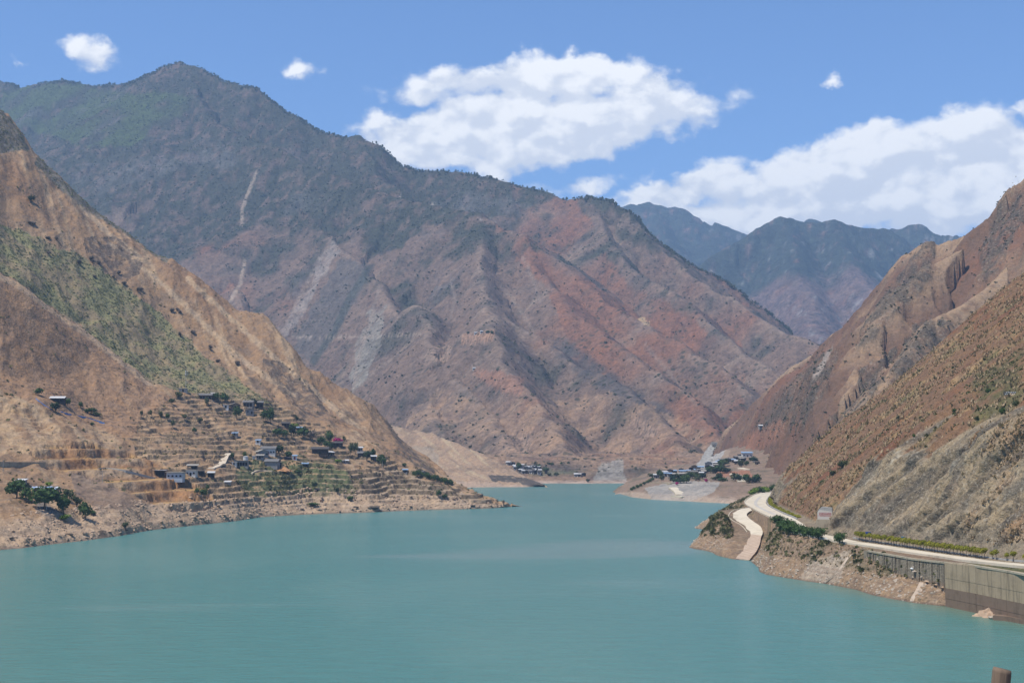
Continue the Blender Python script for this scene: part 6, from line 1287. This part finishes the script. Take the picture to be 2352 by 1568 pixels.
# trees of the left bank (working pixel of the foot, height and width in pixels)
def LT(x, y, hp, wp, kind, label, group='village trees', grid=None, low=0.2, name='tree', cat='tree'):
    p = (grid or g_left).hit(x, y); s = p[1] / FPX * (1.2 if grid is None else 1.0); return tree(p - np.array([0, 0, 0.3]), hp * s, wp * s, kind, label, name, cat, group, low)
for x, y, h, wd_, k, lab in [
    (545, 962, 28, 18, 'green', 'dense tree between the upper hamlet and the terraces'), (612, 966, 26, 22, 'green', 'broad crowned tree under the upper hamlet'), (622, 972, 34, 16, 'green', 'tall tree under the upper hamlet'),
    (586, 935, 18, 12, 'dark', 'dark tree between the two grey roofed houses'), (497, 916, 16, 14, 'green', 'round tree by the topmost house'), (517, 922, 20, 22, 'green', 'wide dark tree behind the white cube hut'),
    (475, 930, 20, 11, 'olive', 'thin tree below the topmost house'), (683, 966, 14, 9, 'olive', 'small tree high at the foot of the bare hill'),
    (637, 1000, 18, 22, 'green', 'left one of the dark trees in a row above the terraces'), (656, 1002, 16, 16, 'green', 'second dark tree in the row above the terraces'), (672, 1006, 30, 17, 'dark', 'tall black green tree in the row above the terraces'), (696, 1004, 24, 26, 'green', 'widest tree in the row above the terraces'),
    (675, 990, 16, 18, 'lime', 'yellow green tree behind the row above the terraces'), (715, 1010, 24, 24, 'bare', 'leafless grey tree right of the dark row'), (738, 1020, 20, 20, 'green', 'green tree left of the umbrella tree'), (757, 1016, 26, 18, 'green', 'umbrella shaped tree near the magenta bush'),
    (752, 1026, 16, 16, 'green', 'low tree under the umbrella tree'), (764, 1032, 18, 13, 'dark', 'dark tree left of the magenta bush'), (793, 1016, 14, 8, 'olive', 'small tree right of the magenta bush'),
    (643, 1046, 24, 20, 'dark', 'dark tree right of the big farmhouse'), (664, 1050, 16, 16, 'green', 'green tree next to the red doored hut'), (808, 1046, 26, 10, 'olive', 'slender tree left of the village end'), (817, 1040, 24, 12, 'olive', 'slender tree beside the white sheet roof'),
    (842, 1054, 20, 18, 'dark', 'dark tree over the long dark house'), (854, 1050, 20, 16, 'green', 'tree behind the brilliant white roof'), (882, 1070, 26, 20, 'green', 'tall tree at the village end'), (873, 1062, 18, 14, 'green', 'low tree at the village end'),
    (776, 1062, 10, 20, 'lime', 'lime green bushy tree below the dark timber house'), (688, 1086, 10, 14, 'green', 'low round tree on the green terraces'), (722, 1120, 16, 13, 'dark', 'dark tree standing on the green terraces'), (773, 1134, 14, 8, 'dark', 'small dark tree at the edge of the green terraces'),
    (806, 1148, 10, 14, 'green', 'round bush at the foot of the green terraces'), (720, 1160, 9, 26, 'green', 'long green bush above the shore'), (1010, 1142, 16, 12, 'green', 'small green tree on the sandy point'), (1020, 1144, 10, 14, 'green', 'round bush beside the small tree on the sandy point'),
    (1158, 1158, 12, 6, 'bare', 'thin sapling near the tip of the point'), (1105, 1143, 12, 10, 'bare', 'bare bush on the back of the point'), (931, 1070, 8, 10, 'green', 'little tree by the bluish hut'),
    (564, 1050, 14, 9, 'green', 'bushy tree by the upper end of the pale track'), (535, 1053, 14, 10, 'green', 'tree at the bend of the pale track'), (448, 992, 12, 10, 'green', 'dark round bush on the bare terraces'), (462, 968, 10, 12, 'olive', 'olive bush on the upper bare terraces'),
    (425, 963, 12, 12, 'olive', 'olive bush left on the upper bare terraces'), (400, 982, 16, 9, 'olive', 'olive sapling low on the bare terraces'), (326, 955, 14, 9, 'olive', 'left sapling of the group above the bare terraces'), (342, 957, 14, 10, 'olive', 'second sapling of the group above the bare terraces'), (368, 958, 15, 10, 'olive', 'third sapling of the group above the bare terraces'), (386, 965, 14, 9, 'green', 'darkest sapling of the group above the bare terraces'),
    (412, 912, 14, 16, 'olive', 'olive bush left of the mast'), (395, 925, 12, 14, 'olive', 'round olive bush below the mast'),
    (128, 944, 22, 22, 'dark', 'dark spreading tree at the blue sheeting'), (88, 905, 16, 22, 'green', 'green bush at the top of the blue sheeting'), (156, 929, 16, 14, 'green', 'green bush right of the white roofed barn'), (185, 936, 14, 11, 'green', 'small cypress like tree right of the barn'), (208, 946, 12, 26, 'green', 'long green bush above the lower blue sheeting'), (222, 953, 10, 18, 'olive', 'end bush above the lower blue sheeting'), (212, 974, 8, 8, 'green', 'tiny bush under the lower blue sheeting'),
    (38, 1140, 40, 42, 'green', 'big dark tree left of the long blue roofed house'), (60, 1152, 34, 28, 'green', 'drooping tree below the white sheet roofed hut'), (22, 1126, 12, 20, 'green', 'low green bush at the far left of the lower trees'), (103, 1168, 48, 58, 'green', 'largest spreading tree before the blue roofed house'), (148, 1182, 42, 30, 'green', 'dense tall tree right of the utility pole'),
    (114, 1116, 12, 20, 'lime', 'lime green tree behind the blue roofed house'), (160, 1150, 26, 24, 'olive', 'grey green tree right of the blue roofed house'), (178, 1162, 24, 20, 'olive', 'olive tree on the rubble slope'), (198, 1190, 36, 30, 'green', 'ragged tree at the foot of the rubble slope'), (150, 1195, 14, 26, 'lime', 'yellow green bush under the dense tall tree'), (214, 1180, 12, 16, 'green', 'small bush right of the ragged tree'), (290, 1212, 14, 18, 'olive', 'scrubby bush above the rocky shore'),
    (421, 1110, 16, 14, 'green', 'green tree before the cream house'), (468, 1138, 18, 16, 'green', 'round tree on the stepped fields'), (452, 1132, 14, 12, 'green', 'small tree left of the round tree on the stepped fields'), (477, 1124, 12, 8, 'green', 'slim tree above the stepped fields'), (70, 463, 16, 15, 'dark', 'single dark tree high on the bare left hill')]:
    LT(x, y, h, wd_, k, lab)
for i in range(14):
    x = 952 + i * 6.6; LT(x, 1088 + (x - 950) * 0.265, 10 + 4 * math.sin(i * 2.1) ** 2, 11, 'green', 'dark green tree in the hedge running down to the point', 'hedge on the village point', low=0.05)
t_ = LT(777, 1014, 12, 20, 'magenta', 'vivid magenta flowering bush over a dark hut', None, low=0.05, name='flowering_bush', cat='bush')
for i in range(24):
    x, y = random.uniform(60, 560), 0; y = np.interp(x, [0, 300, 560], [470, 640, 810]) + random.uniform(0, 60)
    LT(x, y, random.uniform(7, 12), random.uniform(8, 13), 'bare', 'leafless grey bush on the bare left hill', 'leafless bushes on the bare hill', low=0.1, name='bush', cat='bush')
for i, (x, y, h) in enumerate([(1932, 1073, 20), (1884, 1110, 9), (1911, 1091, 16), (2100, 1005, 9), (2060, 960, 9), (2190, 945, 12), (2240, 965, 13), (2300, 950, 16), (2330, 935, 18), (2270, 900, 12), (1880, 1005, 8), (2205, 985, 11)]):
    LT(x, y, h, h * 1.1, ('olive', 'green')[i % 2], ('olive' if i % 2 == 0 else 'dark green') + ' bush on the near right slope', 'bushes on the near right slope', g_near, 0.06, 'bush', 'bush')

# ------------------------------------------------------------------ far villages
def GH(grid, x, y, wpx, h, roof, wall, rf, rz, label, group):
    p = grid.hit(x, y); return house(p, wpx * p[1] / FPX, max(5.0, 0.7 * wpx * p[1] / FPX), h, roof, wall, rf, rz, label, 'house', 'house', group, doors=1, windows=2)
RN = {'tin_blue': 'blue tin', 'tin_white': 'white tin', 'tile_dark': 'black tile', 'tile': 'grey tile', 'tile_pale': 'tan tile'}
for i, (zx, zy, zw, rf, roof) in enumerate([(235, 680, 110, 'tin_white', 'shed'), (430, 625, 95, 'tin_white', 'shed'), (520, 600, 105, 'tile_dark', 'cross'), (510, 655, 110, 'tin_blue', 'shed'), (620, 600, 80, 'tin_blue', 'shed'), (760, 575, 90, 'tile_dark', 'cross'), (790, 600, 150, 'tin_blue', 'shed'), (640, 665, 150, 'tile_pale', 'gable'), (770, 660, 120, 'tile_pale', 'gable'),
        (420, 650, 70, 'tin_blue', 'shed'), (960, 555, 80, 'tile_dark', 'cross'), (1040, 520, 100, 'tile_dark', 'cross'), (980, 615, 190, 'tile', 'gable'), (1160, 515, 150, 'tin_blue', 'shed'), (1140, 570, 120, 'tile', 'gable'), (1200, 605, 90, 'tile_pale', 'gable'), (1170, 640, 90, 'tin_white', 'shed'), (840, 650, 90, 'tile_pale', 'shed'),
        (1310, 450, 150, 'tin_blue', 'cross'), (1320, 505, 120, 'tile', 'cross'), (1460, 470, 90, 'tile_pale', 'shed'), (1470, 420, 80, 'tin_white', 'shed'), (1560, 410, 150, 'tin_blue', 'cross'), (1640, 395, 90, 'tile_pale', 'gable'), (1600, 360, 130, 'tile', 'gable'), (1800, 345, 90, 'tile', 'gable'), (1820, 380, 80, 'tin_blue', 'shed'), (1920, 375, 120, 'tile', 'gable'), (1910, 305, 80, 'tile', 'gable'),
        (2000, 300, 80, 'tile_pale', 'gable'), (1990, 260, 80, 'tile_dark', 'gable'), (2000, 340, 90, 'tile_pale', 'shed'), (1880, 400, 70, 'tin_white', 'shed'), (2080, 330, 70, 'tile', 'gable'), (1060, 575, 80, 'tin_blue', 'shed'), (900, 590, 70, 'tin_blue', 'shed'), (1380, 500, 70, 'tin_white', 'shed'), (300, 625, 60, 'tin_white', 'shed')]):
    GH(g_fan, 1482.9 + zx * 0.10965, 1018.7 + zy * 0.10965 + 1.5, zw * 0.10965, 4.2 if roof == 'cross' else 3.4, roof, ('grey_wall', 'dark_wood', 'mud')[i % 3], rf, 0.25 * math.sin(i * 2.3), '%s roofed house in the village by the grey debris chute' % RN[rf], 'houses of the village by the debris chute')
GH(g_fan, 1717, 1046, 23, 4.5, 'shed', 'white_wall', 'tin_blue', 0.0, 'long white building with light blue roof above the village', None)
GH(g_fan, 1737, 1064, 12, 3.5, 'flat', 'conc', 'conc_grey', 0.2, 'plain concrete block house right of the village', None)
GH(g_mid, 1749, 982, 12, 2.4, 'gable', 'grey_wall', 'tin_white', 0.1, 'lone farmhouse with white roof on the red slope', None)
q = np.random.default_rng(31)
for i, (zx, zy) in enumerate([(60, 290), (120, 305), (160, 330), (210, 350), (250, 400), (300, 415), (350, 395), (330, 430), (440, 370), (500, 385), (560, 380), (600, 355), (500, 415), (450, 400), (540, 435), (620, 440), (690, 420), (720, 425), (580, 455), (400, 480), (450, 490), (540, 490), (590, 495), (660, 480), (740, 470), (735, 500), (880, 495), (1480, 525), (1560, 535), (1640, 525), (690, 500), (370, 345), (640, 400)]):
    rf = ('tin_white', 'tile', 'tile_dark', 'tin_white')[i % 4]
    GH(g_main, 1160.5 + zx * 0.10965, 1031.6 + zy * 0.10965 + 2, q.uniform(6, 9.5), 3.6, ('gable', 'shed', 'cross')[i % 3], ('white_wall', 'grey_wall', 'dark_wood')[i % 3], rf, q.uniform(-0.4, 0.4), '%s roofed house in the hamlet beyond the bare spur' % RN[rf], 'houses of the hamlet beyond the bare spur')
for x, y, l in ((1092, 766, 'tiny white roofed farm on the mountain shoulder'), (1106, 765, 'tiny farm with white wall beside a green tree on the mountain shoulder'), (1089, 851, 'tiny lone farm above the red field')):
    GH(g_main, x, y, 6, 3.4, 'gable', 'white_wall', 'tin_white', 0.1, l, None)
def GT(grid, lst, label, group):
    for (x, y, h, wd_, k) in lst: LT(x, y, h, wd_, k, label, group, grid, 0.1)
fan_t = [(1482.9 + a * 0.10965, 1018.7 + b * 0.10965, 16 + 6 * math.sin(a), 21 + 5 * math.cos(b), ('green', 'olive', 'dark')[i % 3]) for i, (a, b) in enumerate([(310, 690), (330, 750), (560, 800), (620, 790), (680, 770), (740, 790), (780, 800), (820, 740), (880, 720), (930, 700), (980, 690), (1030, 690), (1080, 700), (1130, 700), (1200, 720), (850, 800), (1060, 740), (1300, 600), (1360, 590), (1420, 600), (1480, 600), (1560, 590), (1640, 590), (1700, 590), (1590, 450), (1640, 440), (1700, 400), (1720, 360), (1450, 740), (1540, 750), (1620, 760), (1880, 760), (1950, 770), (2100, 790), (2180, 790), (2260, 790), (2320, 790), (150, 690), (2240, 370), (2090, 430), (1980, 480)])]
for kd, nm in (('green', 'green leafy'), ('olive', 'pale olive'), ('dark', 'black green')): GT(g_fan, [q_ for q_ in fan_t if q_[4] == kd], nm + ' tree of the village by the grey debris chute', 'trees of the village by the debris chute')
for x, y in ((1622, 1104), (1553, 1112)): LT(x, y, 9, 9, 'magenta', 'small pink flowering bush on the grey embankment', 'pink bushes on the embankment', g_fan, 0.1, 'flowering_bush', 'bush')
GT(g_fan, [(1450 + 7 * i, 1123 - 3.2 * i, 8, 10, 'green') for i in range(8)], 'dark green bush on the ridge of the far headland', 'bushes on the far headland')
GT(g_main, [(1193, 1076, 18, 14, 'green'), (1238, 1074, 12, 16, 'green'), (1255, 1082, 12, 16, 'green'), (1280, 1090, 10, 14, 'olive'), (1268, 1068, 7, 10, 'green'), (1290, 1065, 7, 8, 'green'), (1350, 1104, 9, 12, 'dark'), (1305, 1062, 6, 8, 'green'), (1240, 1086, 8, 10, 'green'), (1262, 1090, 8, 12, 'olive')], 'leafy tree of the hamlet beyond the bare spur', 'trees of the hamlet beyond the spur')
GT(g_main, [(1120, 764, 7, 12, 'green'), (1073, 764, 6, 8, 'green'), (1130, 764, 6, 9, 'green')], 'green tree by the tiny farms on the mountain shoulder', 'trees on the mountain shoulder')
# grey debris chute in the gully above the village
def hit_any(x, y):
    best = None
    for g in (g_fan, g_main, g_mid):
        d = np.hypot(g.px - x, g.py - y)
        if d.min() > 4: continue
        p = g.hit(x, y)
        if best is None or p[1] < best[1]: best = p
    return best
dl = [(1592, 1084), (1608, 1056), (1622, 1034), (1636, 1016)]; dr_ = [(1622, 1084), (1634, 1060), (1643, 1038), (1650, 1018)]
lp_ = dense(np.array([hit_any(*p) for p in dl]), 6); rp_ = dense(np.array([hit_any(*p) for p in dr_]), 6); nn_ = 60; wide = 9
lp_ = lp_[np.linspace(0, len(lp_) - 1, nn_).astype(int)]; rp_ = rp_[np.linspace(0, len(rp_) - 1, nn_).astype(int)]
V = []; F = []; q = np.random.default_rng(77)
for a in range(nn_):
    for b in range(wide): p = lp_[a] + (rp_[a] - lp_[a]) * b / (wide - 1); V.append((p[0] + q.normal() * 0.8, p[1] + q.normal() * 0.8, p[2] + 1.2 + q.normal() * 0.5 + (1.0 if a % 7 == 0 else 0) - (4.0 if b in (0, wide - 1) else 0)))
for a in range(nn_ - 1):
    for b in range(wide - 1): i0 = a * wide + b; F.append((i0, i0 + 1, i0 + wide + 1, i0 + wide))
tag(mesh_obj('debris_chute', V, F, flat('grey_debris', (0.27, 0.26, 0.235), 0.95, 0.4, 0.12)), 'long pale grey debris chute in the gully above the far village', 'debris chute')
# white slabs and roads of the far bank
drape([(1545, 1117), (1556, 1125), (1562, 1134)], 8.0, g_fan, 'concrete_apron', M['road'], 'white concrete apron running down the grey embankment', 'apron', lift=0.6, step=5, thick=1.5)
drape([(1545, 1136), (1560, 1137), (1572, 1138)], 5.0, g_fan, 'concrete_footing', M['road'], 'white concrete footing below the apron', 'footing', lift=0.6, step=4, thick=1.5)
drape([(1684, 1086), (1698, 1093), (1705, 1104)], 9.0, g_fan, 'village_road', M['road'], kind='structure', lift=0.7, step=5, thick=2)
drape([(1700, 1072), (1712, 1075), (1726, 1076)], 7.0, g_fan, 'village_road', M['road'], kind='structure', lift=0.7, step=5, thick=2)
drape([(1495, 1106), (1520, 1106), (1545, 1108)], 5.0, g_fan, 'village_road', M['conc'], kind='structure', lift=0.6, step=5, thick=2)
# ------------------------------------------------------------------ air
m = bpy.data.materials.new('haze_air'); m.use_nodes = True; t = NT(m.node_tree); t.n.clear()
pv = t.new('ShaderNodeVolumePrincipled'); pv.inputs['Color'].default_value = (0.43, 0.67, 1.0, 1); pv.inputs['Density'].default_value = 8.0e-5; pv.inputs['Anisotropy'].default_value = 0.0
out = t.new('ShaderNodeOutputMaterial'); t.l.new(pv.outputs[0], out.inputs['Volume'])
x0, x1, y0, y1, z0, z1 = -7500, 8000, -1500, 10900, -450, 1720
hv = [(x0, y0, z0), (x1, y0, z0), (x1, y1, z0), (x0, y1, z0), (x0, y0, z1), (x1, y0, z1), (x1, y1, z1), (x0, y1, z1)]
hf = [(0, 3, 2, 1), (4, 5, 6, 7), (0, 1, 5, 4), (1, 2, 6, 5), (2, 3, 7, 6), (3, 0, 4, 7)]
tag(mesh_obj('haze', hv, hf, m), 'thin blue haze filling the whole valley', 'haze', kind='stuff')
